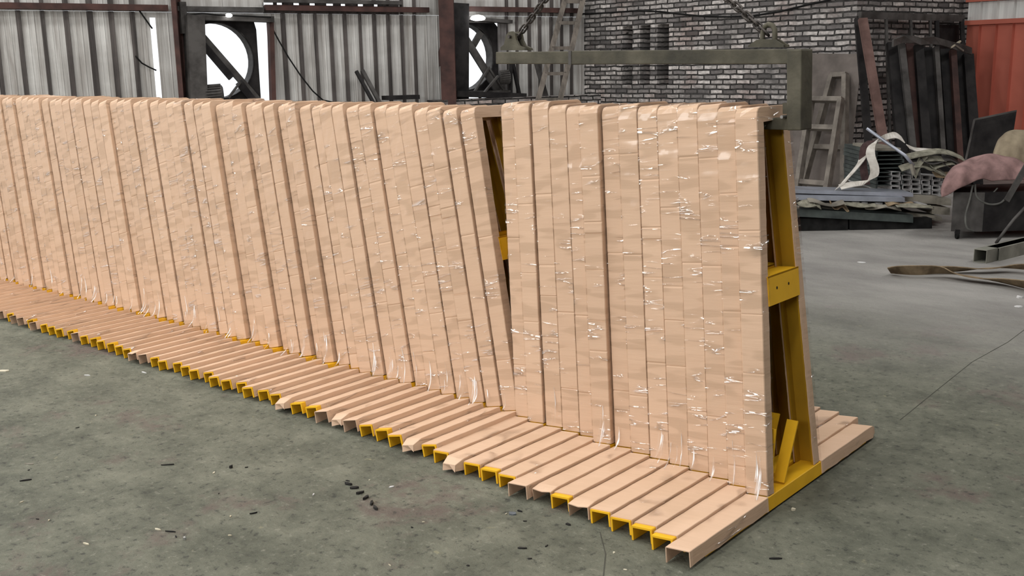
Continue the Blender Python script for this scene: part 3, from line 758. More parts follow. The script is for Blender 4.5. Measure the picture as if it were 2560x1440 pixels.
# ================================================================== fans, background wall things
def wpt(x, y, off=0.0):
    p = w1(x, y); return p+N1*off
def fan(label, xa, xb, ytop, cx, cy, rx, ry, bars, motor, base_y, depth=0.25):
    t = thing('exhaust_fan', label, 'fan', tuple(wpt((xa+xb)/2, base_y, 0)))
    # square housing plate with a round opening, built in wall coordinates
    C = wpt(cx, cy, 0); rr = ry/FPX*(C-CP).dot(F_)
    sa, sb = s1(xa, cy)-s1(cx, cy), s1(xb, cy)-s1(cx, cy)
    zt, zb_ = z1(cx, ytop)-C.z, max(0.95, z1(cx, base_y))-C.z
    n = 40; vs = []; fs = []
    for i in range(n):
        a = 2*PI*i/n; ca, sn = math.cos(a), math.sin(a)
        vs.append(C+D1*(min(sb, max(sa, ca*rr)))+ZZ*(sn*rr))
        k = min((sb if ca > 0 else sa)/ca if abs(ca) > 1e-6 else 1e9, (zt if sn > 0 else zb_)/sn if abs(sn) > 1e-6 else 1e9)
        vs.append(C+D1*(ca*k)+ZZ*(sn*k))
    vs2 = [v-N1*0.03 for v in vs]; m = len(vs)
    for i in range(n):
        j = (i+1) % n
        fs += [(2*i, 2*j, 2*j+1, 2*i+1), (m+2*i, m+2*i+1, m+2*j+1, m+2*j), (2*i, m+2*i, m+2*j, 2*j), (2*i+1, 2*j+1, m+2*j+1, m+2*i+1)]
    b = MBd(); b.add(vs, []); b.v += [tuple(v) for v in vs2]; b.f += fs; b.mi += [0]*len(fs)
    part(t, b, 'housing_plate', M_DRK)
    # duct ring behind
    b = MBd(); rings = []
    for i in range(n+1):
        a = 2*PI*i/n; e = D1*math.cos(a)+ZZ*math.sin(a)
        rings.append([C+e*rr*1.0, C+e*rr*1.03, C+e*rr*1.03-N1*depth, C+e*rr-N1*depth])
    b.loft(rings, True, False); part(t, b, 'duct_ring', M_DRK2)
    for nm, (x0, y0, x1_, y1_, wd, off) in bars:
        b = MBd(); A = wpt(x0, y0, off); B = wpt(x1_, y1_, off); b.bar(A, B, wd, 0.05, up=N1); part(t, b, nm, M_DRK2 if nm != 'drive_belt' else M_DRK)
    mx, my, mr, ml, ang = motor
    c = wpt(mx, my, 0.25); ax = (D1*math.cos(ang)+ZZ*math.sin(ang)*0.3+N1*0.4).normalized()
    b = MBd(); b.tube([c-ax*ml, c-ax*ml*0.95, c+ax*ml*0.9, c+ax*ml], [mr*0.7, mr, mr, mr*0.75], 20)
    mo = part(t, b, 'motor', M_DRK2, smooth=False)
    e1 = ax.cross(ZZ).normalized(); e2 = ax.cross(e1)
    b = MBd()
    for k in range(20):
        a = 2*PI*k/20; e = e1*math.cos(a)+e2*math.sin(a); b.box(c+e*(mr*1.08), ax*(ml*0.8), e*(mr*0.12), e.cross(ax)*0.006)
    o = link('cooling_fins', b.mesh('cooling_fins', M_DRK2)); 
    o.data.transform(Matrix.Translation(-ORG[t.name])); o.parent = mo
    return t
fan('large exhaust fan with a belt arm in the wider bright wall opening', 490, 646, 50, 545, 152, 83, 92,
    [('belt_guard', (494, 84, 655, 268, 0.10, 0.10)), ('drive_belt', (494, 106, 570, 195, 0.10, 0.16)), ('support_leg', (590, 205, 560, 245, 0.03, 0.2)), ('drive_belt', (588, 205, 632, 262, 0.11, 0.16))],
    (522, 233, 0.115, 0.14, 0.2), 330)
fan('smaller exhaust fan with motor and crossed struts behind the beam end', 1147, 1248, 56, 1166, 143, 53, 80,
    [('belt_guard', (1148, 84, 1238, 228, 0.13, 0.10)), ('fan_blade', (1206, 80, 1184, 118, 0.11, -0.05)), ('support_leg', (1208, 168, 1172, 228, 0.03, 0.2)), ('support_leg', (1224, 190, 1178, 245, 0.03, 0.28)), ('support_leg', (1148, 230, 1262, 228, 0.04, 0.2)), ('support_leg', (1208, 172, 1245, 228, 0.03, 0.2))],
    (1243, 193, 0.105, 0.10, 0.2), 232)
# frames around the openings
def strip(xa, ya, xb, yb, wd, dep, off, name, mat, label, cat):
    b = MBd(); b.bar(wpt(xa, ya, off), wpt(xb, yb, off), wd, dep, up=N1)
    return tag(build(b, name, mat), label, cat)
strip(474, 40, 486, 330, 0.26, 0.3, 0.17, 'fan_frame_post', M_DRK2, 'wide grey upright frame post on the left of the large fan', 'frame post')
strip(671, 50, 680, 330, 0.07, 0.12, 0.08, 'fan_frame_post', M_RUST, 'thin brown upright edging the bright strip right of the large fan', 'frame post')
strip(460, 42, 672, 50, 0.09, 0.2, 0.14, 'fan_lintel', M_DRK2, 'grey horizontal lintel over the large fan opening', 'lintel')
strip(1118, 44, 1262, 56, 0.06, 0.2, 0.16, 'fan_lintel', M_DRK2, 'thin grey lintel bar over the smaller fan opening', 'lintel')
strip(1133, 10, 1133, 300, 0.33, 0.25, 0.14, 'fan_side_panel', M_DRK, 'dark upright panel between the wide column and smaller fan', 'panel')
strip(1250, 52, 1254, 235, 0.16, 0.04, 0.05, 'fan_side_panel', M_PAN2, 'stained grey panel strip right of the smaller fan', 'panel')
strip(1262, 130, 1262, 240, 0.04, 0.06, 0.2, 'fan_brace', M_DRK, 'thin black upright under the left end of the lifting beam', 'brace')
strip(1265, 150, 1285, 245, 0.05, 0.06, 0.2, 'fan_brace', M_DRK, 'black slanting brace under the left end of the lifting beam', 'brace')
strip(1320, 150, 1345, 240, 0.09, 0.05, 0.25, 'leaning_board', M_DRK2, 'grey slanting board left of the ladder foot', 'board')
strip(1118, 234, 1290, 240, 0.10, 0.3, 0.2, 'fan_sill', M_DRK, 'dark sill bar below the smaller fan', 'sill')
# lamp: bright oval above fan 2 (window gap) and small bright spot above fan 1
b = MBd(); c = wpt(1172, 47, 0.30); rr = 0.135
b.loft([[c+D1*math.cos(2*PI*k/24)*rr*s_+ZZ*(z_+math.sin(2*PI*k/24)*0)+N1*math.sin(2*PI*k/24)*rr*s_ for k in range(24)] for s_, z_ in ((0.25, 0.05), (0.7, 0.035), (1, 0.0), (0.9, -0.03), (0.4, -0.045))])
em, nt, bs = nodes('lamp_glow'); bs.inputs['Emission Color'].default_value = (1, 0.98, 0.95, 1); bs.inputs['Emission Strength'].default_value = 12; bs.inputs['Base Color'].default_value = (0.9, 0.9, 0.9, 1)
tag(build(b, 'wall_lamp', em, smooth=True), 'glowing oval lamp above the smaller fan opening', 'lamp')
b = MBd(); c = wpt(556, 41, 0.30); b.tube([c-D1*0.05, c-D1*0.03, c+D1*0.03, c+D1*0.05], [0.012, 0.026, 0.026, 0.012], 12)
tag(build(b, 'wall_lamp', em, smooth=True), 'tiny glowing lamp above the larger fan opening', 'lamp')
# triangular gusset plate on the wide column
cd = (c2.location-CP).dot(F_)-0.25
b = MBd(); pts = [atd(1104, 100, cd), atd(1124, 148, cd), atd(1098, 167, cd), atd(1096, 130, cd)]
b.add(pts+[p+FH*0.03 for p in pts], [(3, 2, 1, 0), (4, 5, 6, 7), (0, 1, 5, 4), (1, 2, 6, 5), (2, 3, 7, 6), (3, 0, 4, 7)])
part(c2, b, 'gusset_plate', M_RUST)
# cables
def cable(pts, label, off=0.06, r=0.012, plane='w', sag=0):
    P = []
    for i in range(len(pts)-1):
        (xa, ya), (xb, yb) = pts[i], pts[i+1]
        for k in range(6):
            f = k/6; P.append((xa+(xb-xa)*f, ya+(yb-ya)*f))
    P.append(pts[-1])
    V = [wpt(x, y, off) if plane == 'w' else onpl(x, y, PB+N2*off, N2) for x, y in P]
    b = MBd(); b.tube(V, r, 6); return tag(build(b, 'cable', M_RUB, smooth=True), label, 'cable')
cable([(672, 68), (690, 102), (715, 145), (745, 190), (775, 228), (800, 250), (840, 258)], 'black cable drooping down the wall right of the large fan', 0.12)
cable([(345, 26), (362, 50), (378, 72)], 'short dark cable on the panel left of the bright slit, upper')
cable([(336, 140), (352, 158), (370, 168), (388, 176)], 'short dark cable on the panel left of the bright slit, lower')
cable([(452, 40), (490, 36), (530, 40), (600, 43), (660, 46)], 'thin cable looped along the lintel of the large fan', 0.3)
cable([(1455, 35), (1520, 32), (1590, 27), (1650, 29), (1700, 35), (1760, 41), (1820, 42), (1880, 40), (1950, 29), (2010, 14), (2060, 3), (2100, -8)], 'long black cable sagging across the brick wall', 0.06, 0.017, 'b')
# leaning items at the foot of the corrugated wall
def leanbar(x0, y0, x1_, y1_, off0, off1, wd, label, mat=M_DRK, name='steel_bar', cat='steel bar'):
    b = MBd(); b.bar(wpt(x0, y0, off0), wpt(x1_, y1_, off1), wd, 0.05, up=N1); return tag(build(b, name, mat), label, cat)
leanbar(884, 178, 935, 330, 0.1, 0.6, 0.05, 'left of two dark bars leaning on the corrugated wall')
leanbar(899, 176, 950, 330, 0.1, 0.6, 0.06, 'right of two dark bars leaning on the corrugated wall', M_DRK2)
b = MBd(); b.box(wpt(985, 243, 0.25), D1*0.30, N1*0.12, ZZ*0.035); tag(build(b, 'metal_tray', M_DRK), 'small dark tray by the foot of the wall left of the wide column', 'tray')
# ladder leaning at the junction with the brick wall
def lad(pts, nr, label, dd, mat=M_WOOD, rw=0.06):
    (a0, b0), (a1, b1) = pts   # left rail bottom/top, right rail bottom/top pixels
    dA, dB = dd
    A0, A1, B0, B1 = atd(*a0, dA), atd(*b0, dB), atd(*a1, dA), atd(*b1, dB)
    z0 = min(A0.z, B0.z)
    t = thing('ladder', label, 'ladder', tuple((A0+B0)/2))
    b = MBd(); b.bar(A0, A1, rw*1.6, rw, up=FH); part(t, b, 'side_rail', mat)
    b = MBd(); b.bar(B0, B1, rw*1.6, rw, up=FH); part(t, b, 'side_rail', mat)
    for f in nr:
        b = MBd(); b.bar(A0.lerp(A1, f), B0.lerp(B1, f), rw, rw); part(t, b, 'rung', mat)
dl = (brL-CP).dot(F_)
def down(px_top, px_bot, d):   # extend rail pixel line to the floor
    (x0, y0), (x1_, y1_) = px_top, px_bot
    k = 0
    for k in range(2000):
        y = y1_+k; x = x1_+(x1_-x0)*(y-y1_)/(y1_-y0)
        if atd(x, y, d).z <= 0.0: break
    return (x, y)
dA, dB = dl-1.8, dl-0.7
bl_ = down((1412, 0), (1345, 250), dA); br_ = down((1445, 40), (1399, 250), dA)
lad(((bl_, (1418, -22)), (br_, (1462, -22))), [0.40, 0.54, 0.68, 0.82, 0.94], 'grey wooden ladder leaning where corrugated and brick walls meet', (dA, dB))
# dark timber at ladder top right
# ------------------------------------------------ right hand background
def lean(p0, d, n, off_bot, off_top, ztop):
    a = p0+n*off_bot; t = p0+n*off_top+ZZ*ztop
    nn = d.cross(t-a).normalized()
    return lambda x, y: onpl(x, y, a, nn)
def slab(pix, pl, th, name, mat, label, cat):
    P = [pl(*q) for q in pix]
    b = MBd(); n = (P[1]-P[0]).cross(P[3]-P[0]).normalized()
    if n.dot(FH) < 0: n = -n
    b.add(P+[p+n*th for p in P], [(0, 1, 2, 3), (7, 6, 5, 4), (1, 0, 4, 5), (2, 1, 5, 6), (3, 2, 6, 7), (0, 3, 7, 4)])
    return tag(build(b, name, mat), label, cat)
def tofloor(pl, a, c):
    (x0, y0), (x1_, y1_) = a, c
    for k in range(3000):
        y = y1_-80+k*0.5; x = x1_+(x1_-x0)*(y-y1_)/(y1_-y0)
        if pl(x, y).z <= 0.02: break
    return (x, y)
pS = lean(PB, D2, N2, 0.62, 0.03, 2.4)
sl_, sr_ = tofloor(pS, (1990, 133), (1955, 470)), tofloor(pS, (2157, 200), (2122, 440))
slab([(2000, 133), (2155, 135), (2157, 210), sr_, sl_][0:2]+[sr_, sl_], pS, 0.012, 'steel_sheet', M_SHEET, 'large flat brown sheet leaning against the brick corner', 'sheet')
M_FR = simple('weathered_frame_steel', (0.24, 0.215, 0.185), (0.13, 0.115, 0.10), 0.6, scale=5)
def frame_l(rails, rungs, pl, name, label, wd=0.07, dp=0.11, hd=None):
    rails = [(a, tofloor(pl, a, c)) for a, c in rails]
    org = (pl(*rails[0][1])+pl(*rails[1][1]))/2; t = thing(name, label, 'steel frame', tuple(org))
    nn = (pl(2000, 300)-pl(2100, 300)).cross(pl(2000, 300)-pl(2000, 200)).normalized()
    if nn.dot(FH) > 0: nn = -nn
    for a, c in rails:
        b = MBd(); A, B = pl(*a), pl(*c); b.bar(A+nn*dp/2, B+nn*dp/2+ZZ*0.03, wd, dp, up=nn); part(t, b, 'rail', M_FR)
    for a, c in rungs:
        b = MBd(); A, B = pl(*a), pl(*c); b.bar(A+nn*dp*0.52, B+nn*dp*0.52, wd, dp*0.9, up=nn); part(t, b, 'rung', M_FR)
    return t
frame_l([((2086, 192), (2012, 470)), ((2119, 190), (2114, 490))], [((2084, 192), (2122, 190)), ((2040, 370), (2116, 372))], lean(PB, D2, N2, 0.80, 0.08, 2.2), 'ladder_rack', 'taller narrow trapezoid steel frame leaning on the brown sheet')
frame_l([((2033, 252), (2000, 470)), ((2108, 252), (2072, 482))], [((2031, 252), (2111, 253)), ((2026, 322), (2098, 324)), ((2004, 458), (2074, 464))], lean(PB, D2, N2, 1.15, 0.20, 2.2), 'ladder_rack', 'shorter front steel frame with rungs leaning before the taller one')
def post(x0, y0, x1_, y1_, pl, wd, dp, mat, label, name='steel_channel', cat='steel channel'):
    b = MBd(); A = pl(x0, y0); B = pl(*tofloor(pl, (x0, y0), (x1_, y1_))); d = (B-A).normalized(); side = d.cross(FH).normalized(); u = side.cross(d)
    if u.dot(FH) < 0: u = -u
    c = (A+B)/2; l = (B-A).length/2
    b.box(c, side*(wd/2), d*l, u*0.006)
    for s_ in (-1, 1): b.box(c+side*s_*(wd/2-0.005)+u*(dp/2), side*0.005, d*l, u*(dp/2))
    return tag(build(b, name, mat), label, cat)
dc = (brR-CP).dot(F_)
pG = lean(CR, D1, N1, 0.45, 0.12, 2.9); pQ = lean(CR, D1, N1, 1.15, 0.35, 2.5)
post(2146, 45, 2182, 470, lean(CR+N2*0.1, D2, N2, 0.9, 0.15, 2.8), 0.10, 0.05, M_DRK, 'black channel leaning left of the red-brown post')
post(2158, 45, 2222, 420, lean(CR+N2*0.1, D2, N2, 1.05, 0.22, 2.8), 0.12, 0.06, M_POST, 'red-brown post leaning at the corner of the brick wall')
g = [((2150, 38), (2408, 46)), ((2215, 45), (2224, 330)), ((2276, 44), (2290, 330)), ((2325, 46), (2335, 330)), ((2342, 52), (2346, 330)), ((2404, 48), (2418, 330))]
t = thing('gate_frame', 'large dark gate frame with thin uprights leaning in the brick recess', 'steel frame', tuple(pG(*tofloor(pG, (2276, 44), (2290, 330)))))
for i, (a, c) in enumerate(g):
    if i: c = tofloor(pG, a, c)
    b = MBd(); wd = 0.10 if i == 0 else (0.035 if i in (1, 2, 3) else 0.06)
    b.bar(pG(*a), pG(*c), wd, 0.05, up=FH); part(t, b, 'rail' if i == 0 else 'upright', M_DRK2 if i < 4 else M_DRK)
slab([(2345, 62), (2398, 62), (2404, 260), (2350, 260)], lean(CR, D1, N1, 0.06, 0.06, 2.9), 0.02, 'dark_panel', M_DRK, 'black panel behind the thin gate uprights near the orange wall', 'panel')
stock = [(2232, 105, 2262, 430, 0.15, M_DRK), (2254, 98, 2290, 430, 0.09, M_DRK2), (2275, 108, 2305, 430, 0.12, M_RUST), (2298, 112, 2322, 430, 0.13, M_DRK), (2320, 118, 2340, 430, 0.12, M_DRK),
         (2342, 116, 2362, 430, 0.07, M_DRK2), (2362, 122, 2386, 440, 0.15, M_DRK), (2384, 124, 2404, 440, 0.09, M_RUST), (2402, 126, 2424, 440, 0.15, M_DRK), (2422, 134, 2444, 440, 0.15, M_DRK)]
for i, (xa, ya, xb, yb, wd, mt) in enumerate(stock):
    pl = lean(CR, D1, N1, 1.10+0.12*(i % 2), 0.32+0.12*(i % 2), 2.5)
    mm = {M_DRK: 'black', M_DRK2: 'grey', M_RUST: 'reddish'}[mt]
    post(xa, ya, xb, yb, pl, wd, 0.08, mt, '%s leaning channel, %s from the left in the recess bundle' % (mm, ordw(i+1)))
pT = lean(CR, D1, N1, 1.35, 0.56, 2.5)
b = MBd(); cs = [pT(x, y) for x, y in ((2232, 108), (2255, 98), (2285, 99), (2300, 104), (2330, 100), (2350, 105), (2375, 112), (2400, 118), (2428, 128))]
b.ribbon(cs, [ZZ*0.05+N1*0.02*math.sin(k*2.0) for k in range(len(cs))], 0.03); tag(build(b, 'tie_strap', M_DRK2), 'crumpled grey strap tied across the tops of the leaning channels', 'strap')
b = MBd(); b.bar(pT(2376, 119), pT(2401, 103), 0.025, 0.025); tag(build(b, 'wood_stick', M_CHIP), 'pale stick poking up over the leaning channels', 'stick')
b = MBd(); b.bar(pT(2386, 112), pT(2408, 127), 0.025, 0.025); tag(build(b, 'wood_stick', M_WOOD), 'grey stick crossing below the pale stick on the channels', 'stick')

# ------------------------------------------------ the pile
dP = 11.72; px = dP/FPX
def bx(b, xa, ya, xb, yb, d, dep, mi=0, skew=0.0):
    # box whose front face spans pixels (xa,ya)-(xb,yb) at depth d, running back by dep
    A = atd(xa, ya, d); B = atd(xb, ya+skew, d); C = atd(xb, yb+skew, d); D = atd(xa, yb, d); dvv = FH*dep
    boxpts(b, A, B, D, C, dvv, mi)
def one(xa, ya, xb, yb, d, dep, name, mat, label, cat, group=None, skew=0.0, bev=0):
    b = MBd(); bx(b, xa, ya, xb, yb, d, dep, 0, skew); return tag(build(b, name, mat, bev=bev), label, cat, group)
def zpx(x, z, d):   # pixel y of height z at depth d
    lo, hi = -500, 2000
    for _ in range(40):
        m = (lo+hi)/2
        if atd(x, m, d).z > z: lo = m
        else: hi = m
    return lo
# low black boxes added to fill in the shade beneath the pile
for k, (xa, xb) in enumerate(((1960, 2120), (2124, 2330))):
    one(xa, 546, xb, zpx((xa+xb)/2, 0.0, dP+0.04), dP+0.04, 1.3, 'pile_shade_box', M_RUB, '%s black low box standing in for the shade under the pile' % ('left', 'right')[k], 'shade box')
# boards / flats lying above the shade boxes
one(1985, 522, 2283, 541, dP, 0.3, 'steel_flat', M_GRN, 'long dark flat at the bottom front of the pile', 'steel bar', skew=16)
one(1985, 513, 2355, 522, dP+0.2, 0.4, 'plank', M_PLANK, 'long dusty plank with pointed right end in the pile', 'plank', skew=30)
one(2075, 525, 2340, 531, dP+0.15, 0.35, 'plank', M_PLANK, 'thin plank just below the long pointed plank', 'plank', skew=20)
one(2120, 506, 2335, 512, dP+0.35, 0.4, 'plank', M_DRK2, 'thin grey plank under the perforated strips', 'plank', skew=12)
one(2260, 488, 2352, 507, dP+0.45, 0.5, 'timber_block', M_PLANK, 'grey timber block under the rectangular tube stack', 'timber', skew=4)
one(2345, 495, 2378, 512, dP+0.40, 0.5, 'timber_block', M_PLANK, 'small timber block beside the cart front', 'timber', skew=2)
one(2330, 517, 2375, 535, dP+0.35, 0.5, 'timber_block', M_PLANK, 'lower right timber block at the right end of the pile', 'timber', skew=3)
# galvanised beams
one(1985, 474, 2283, 483, dP+0.15, 0.4, 'galvanised_beam', M_GALV, 'upper blue-grey galvanised beam lying on the pile', 'beam', skew=9)
one(1985, 489, 2262, 500, dP+0.05, 0.3, 'galvanised_beam', M_GALV, 'lower blue-grey galvanised beam lying on the pile', 'beam', skew=5)
one(1985, 500, 2250, 506, dP+0.15, 0.3, 'steel_flat', M_DRK, 'thin black strip under the galvanised beams', 'steel bar', skew=5)
# crumpled straps between
for k, (xa, ya, ln, am, up) in enumerate(((1995, 511, 55, 4, 0.03), (2020, 505, 90, 5, 0.01), (2075, 512, 45, 7, 0.035), (2110, 509, 80, 2, 0.012), (2160, 515, 90, 2, 0.015), (2215, 508, 70, 3, 0.012), (2240, 514, 90, 2, 0.01))):
    b = MBd(); cs = []; ws = []
    for q in range(15):
        f = q/14; cs.append(atd(xa+ln*f, ya+4*f-am*math.sin(f*PI*(1+k % 3)+k), dP-0.03+0.03*(k % 3))); ws.append(FH*0.05+ZZ*(0.008+up*abs(math.sin(f*4+k))))
    b.ribbon(cs, ws, 0.006); tag(build(b, 'webbing_strap', (M_WEBG, M_PLANK, M_TAN)[k % 3]), 'loose strap lying along the pile front, %s from the left' % ordw(k+1), 'strap')
for k in range(7):
    xa = 2128+k*29+rk.uniform(-3, 3)
    one(xa, 504+k*1.2, xa+17+rk.uniform(-4, 3), 511+k*1.2, dP+0.12, 0.3, 'metal_block', M_TUBE, 'short bright metal offcut under the galvanised beams, %s from the left' % ordw(k+1), 'offcut')
# green channel stack
b_y = 472; n = 9
for k in range(n):
    yb_ = b_y-k*10.6; b = MBd()
    xa = 2190+1.2*math.sin(k*1.7); xb = 2258+3*math.sin(k*2.3)
    A = atd(xa, yb_-9.6, dP+0.6); B = atd(xb, yb_-9.6, dP+0.6)
    for (o1, o2, h0, h1) in ((0, 1, 0.034, 0.044), (0, 0.06, 0, 0.036), (0.94, 1, 0, 0.036)):
        C0 = A.lerp(B, o1); C1 = A.lerp(B, o2); base = atd(xa, yb_, dP+0.6).z
        b.add([], [])
        q = [Vector((C0.x, C0.y, base+h1)), Vector((C1.x, C1.y, base+h1)), Vector((C0.x, C0.y, base+h0)), Vector((C1.x, C1.y, base+h0))]
        boxpts(b, q[0], q[1], q[2], q[3], FH*1.2)
    tag(build(b, 'steel_channel', M_GRN), 'green-grey channel in the tall stack behind the white strap, %s from the bottom' % ordw(k+1), 'steel channel', 'green-grey channels stacked on the pile')
one(2193, 370, 2252, 377, dP+0.6, 0.9, 'steel_plate', M_PLANK, 'dusty tan plate on top of the green-grey channel stack', 'plate')
for k in range(8):
    one(2262+1.5*math.sin(k*2), 466-k*11, 2298+2*math.sin(k*3+1), 475-k*11, dP+0.9, 1.2, 'steel_channel', M_DRK, 'black bar in the darker stack beside the green one, %s from the bottom' % ordw(k+1), 'steel bar', 'black bars stacked on the pile')
# rectangular tubes, open ends to the camera
def rtube(xa, ya, xb, yb, d, label, tilt=0.0):
    b = MBd(); t = 2.0
    A = [atd(xa, ya, d), atd(xb, ya+tilt, d), atd(xb, yb+tilt, d), atd(xa, yb, d)]
    Bq = [atd(xa+t, ya+t, d), atd(xb-t, ya+t+tilt, d), atd(xb-t, yb-t+tilt, d), atd(xa+t, yb-t, d)]
    dvv = FH*1.6; vs = A+Bq+[v+dvv for v in A]+[v+dvv for v in Bq]
    fs = []
    for i in range(4):
        j = (i+1) % 4; fs += [(i, 4+i, 4+j, j), (i, j, 8+j, 8+i), (4+i, 12+i, 12+j, 4+j)]
    b.add(vs, fs); b.add([v+dvv*0.98 for v in Bq], [(0, 1, 2, 3)])
    return tag(build(b, 'rectangular_tube', M_TUBE), label, 'steel tube', 'rectangular tubes stacked end-on in the pile')
cols = [(2228, 2251, 428, 5, 12.3), (2255, 2278, 437, 4, 12.6), (2279, 2302, 424, 6, 12.3), (2305, 2326, 438, 5, 12.0), (2331, 2352, 440, 5, 12.0), (2355, 2374, 440, 4, 12.0)]
for ci, (xa, xb, yt, n, st) in enumerate(cols):
    for k in range(n):
        o_ = 1.5*math.sin(ci*3+k*2.1)
        rtube(xa+o_, yt+k*st, xb+o_, yt+k*st+st-1.0, dP+0.60, 'open rectangular tube, %s from the top in the %s column of the tube stack' % (ordw(k+1), ordw(ci+1)), 1.0)
# white webbing loop
def strapx(pts, ws, name, mat, label, th=0.008):
    C = [atd(x, y, d) for x, y, d in pts]
    # refine (Catmull-Rom)
    out = []; wo = []
    n = len(C)
    for i in range(n-1):
        p0, p1, p2, p3 = C[max(i-1, 0)], C[i], C[i+1], C[min(i+2, n-1)]
        for k in range(5):
            t = k/5
            out.append(0.5*((2*p1)+(p2-p0)*t+(2*p0-5*p1+4*p2-p3)*t*t+(3*p1-p0-3*p2+p3)*t*t*t)); wo.append(Vector(ws[i]).lerp(Vector(ws[i+1]), t))
    out.append(C[-1]); wo.append(Vector(ws[-1]))
    b = MBd(); b.ribbon(out, wo, th); return tag(build(b, name, mat), label, 'strap')
d0 = dP+0.2
wx = RH*0.045; 
strapx([(2098, 468, d0), (2125, 438, d0), (2152, 405, d0+0.2), (2160, 385, d0+0.4)], [RH*0.05+ZZ*0.035]*4, 'webbing_strap', M_WEB, 'straight white webbing band slanting up left of the loop')
strapx([(2166, 462, d0+0.3), (2160, 430, d0+0.3), (2157, 395, d0+0.3), (2162, 365, d0+0.3), (2178, 352, d0+0.35)], [RH*0.045]*5, 'webbing_strap', M_WEBB, 'dark brown webbing band beside the white loop')
strapx([(2258, 350, d0+0.3), (2238, 338, d0+0.3), (2205, 346, d0+0.2), (2182, 360, d0+0.1), (2176, 385, d0), (2186, 418, d0), (2184, 440, d0), (2165, 456, d0), (2130, 461, d0), (2100, 468, d0)],
       [FH*0.06+ZZ*0.03, RH*0.01+ZZ*0.03+FH*0.06, RH*0.02+ZZ*0.035+FH*0.03, RH*0.045+ZZ*0.02, RH*0.052, RH*0.052, RH*0.05, RH*0.03+ZZ*0.03, ZZ*0.02+FH*0.06, ZZ*0.02+FH*0.06], 'webbing_strap', M_WEB, 'white webbing loop arching over the left of the pile')
strapx([(2270, 366, d0+0.5), (2290, 374, d0+0.5), (2312, 376, d0+0.5), (2340, 378, d0+0.5)], [ZZ*0.02+FH*0.06]*4, 'webbing_strap', M_WEB, 'short white strap on top behind the tube stack')
loops = [([(2268, 392), (2300, 385), (2345, 378), (2380, 384), (2410, 398)], M_WEBG), ([(2285, 440), (2300, 405), (2315, 388)], M_WEBG), ([(2305, 398), (2340, 396), (2362, 398)], M_WEBG), ([(2250, 422), (2275, 414), (2300, 412), (2330, 420), (2352, 432)], M_WEBG),
         ([(2300, 410), (2325, 420), (2345, 412), (2380, 405), (2388, 415)], M_WEBG), ([(2325, 412), (2345, 425), (2370, 440)], M_WEBG), ([(2335, 436), (2350, 438), (2380, 436)], M_TAN), ([(2350, 400), (2380, 420), (2400, 432)], M_DRK2), ([(2300, 395), (2330, 405), (2370, 395), (2400, 410)], M_DRK2)]
nm = ['topmost grey strap over the tube stack', 'upright grey strap beside the rod foot', 'short flat grey strap in the strap tangle', 'grey strap lying on the tube tops', 'twisted grey strap in the middle of the tangle', 'grey strap slanting down right in the tangle', 'tan strap at the bottom of the tangle', 'dark strap at the right of the tangle', 'dark wavy strap inside the tangle']
for (pp, mt), lb in zip(loops, nm):
    strapx([(x, y, d0+0.25) for x, y in pp], [FH*0.06+ZZ*0.025]*len(pp), 'webbing_strap', mt, lb)
# filler bags under the tangle
one(2300, 400, 2385, 440, dP+0.9, 0.9, 'timber_block', M_DRK, 'dark block below the strap tangle', 'timber')
b = MBd(); b.tube([atd(2167, 321, d0+0.2), atd(2222, 360, d0+0.1), atd(2262, 388, d0), atd(2284, 414, d0)], 0.018, 8); tag(build(b, 'steel_rod', M_GALV, smooth=True), 'pale grey rod leaning down over the webbing loop', 'rod')
b = MBd(); b.bar(atd(2278, 410, d0-0.02), atd(2286, 438, d0-0.02), 0.06, 0.03); tag(build(b, 'wood_stick', M_PLANK), 'short flat stick at the foot of the pale rod', 'stick')

# ------------------------------------------------ cart with cloth
pc = onz(2392, 597); dC = (pc-CP).dot(F_)
cx0, cx1 = 2377, 2640
zt = atd(2400, 478, dC).z; zb_ = atd(2400, 578, dC).z
t = thing('tool_cart', 'dark metal cart on casters under a pink cloth at the right', 'cart', (pc.x, pc.y, 0))
rot = math.radians(-16); fx = RH*math.cos(rot)+FH*math.sin(rot)*-1; 
fdir = (RH*0.55+FH*0.83).normalized(); gdir = (RH*0.86-FH*0.5).normalized()
O = atd(2377, 578, dC); O.z = zb_
fw = 0.42; gw = 1.25
lf = (RH*0.98-FH*0.2).normalized(); rt = (RH*0.80+FH*-0.60).normalized()
Q0 = O; Q1 = O+lf*0.31; Q2 = Q1+RH*0.9+FH*0.05; Q3 = O+(Vector((O.x-CP.x, O.y-CP.y, 0)).normalized())*0.7+RH*0.04
b = MBd()
vs = [Q0, Q1, Q2, Q2+FH*0.7, Q3]; vt = [Vector((v.x, v.y, zt)) for v in vs]
b.add(vs+vt, [(4, 3, 2, 1, 0), (5, 6, 7, 8, 9), (0, 1, 6, 5), (1, 2, 7, 6), (2, 3, 8, 7), (3, 4, 9, 8), (4, 0, 5, 9)], 0); b.mi[2] = 1  # front face gets the lighter steel as if lit, other sides stay dark
part(t, b, 'body', [M_DRK, M_DRK2])
b = MBd(); cc = Vector((pc.x, pc.y, 0))
b.tube([cc+Vector((0, 0, 0.035))-RH*0.012, cc+Vector((0, 0, 0.035))+RH*0.012], 0.035, 14); cas = part(t, b, 'caster', M_RUB)
b = MBd(); b.box(cc+ZZ*((0.035+zb_)/2+0.02), RH*0.02, FH*0.02, ZZ*((zb_-0.035)/2)); part(t, b, 'caster_fork', M_DRK)
b = MBd(); c3 = Vector((Q2.x, Q2.y, 0))-RH*0.2; b.tube([c3+ZZ*0.035-RH*0.012, c3+ZZ*0.035+RH*0.012], 0.035, 14); part(t, b, 'caster', M_RUB)
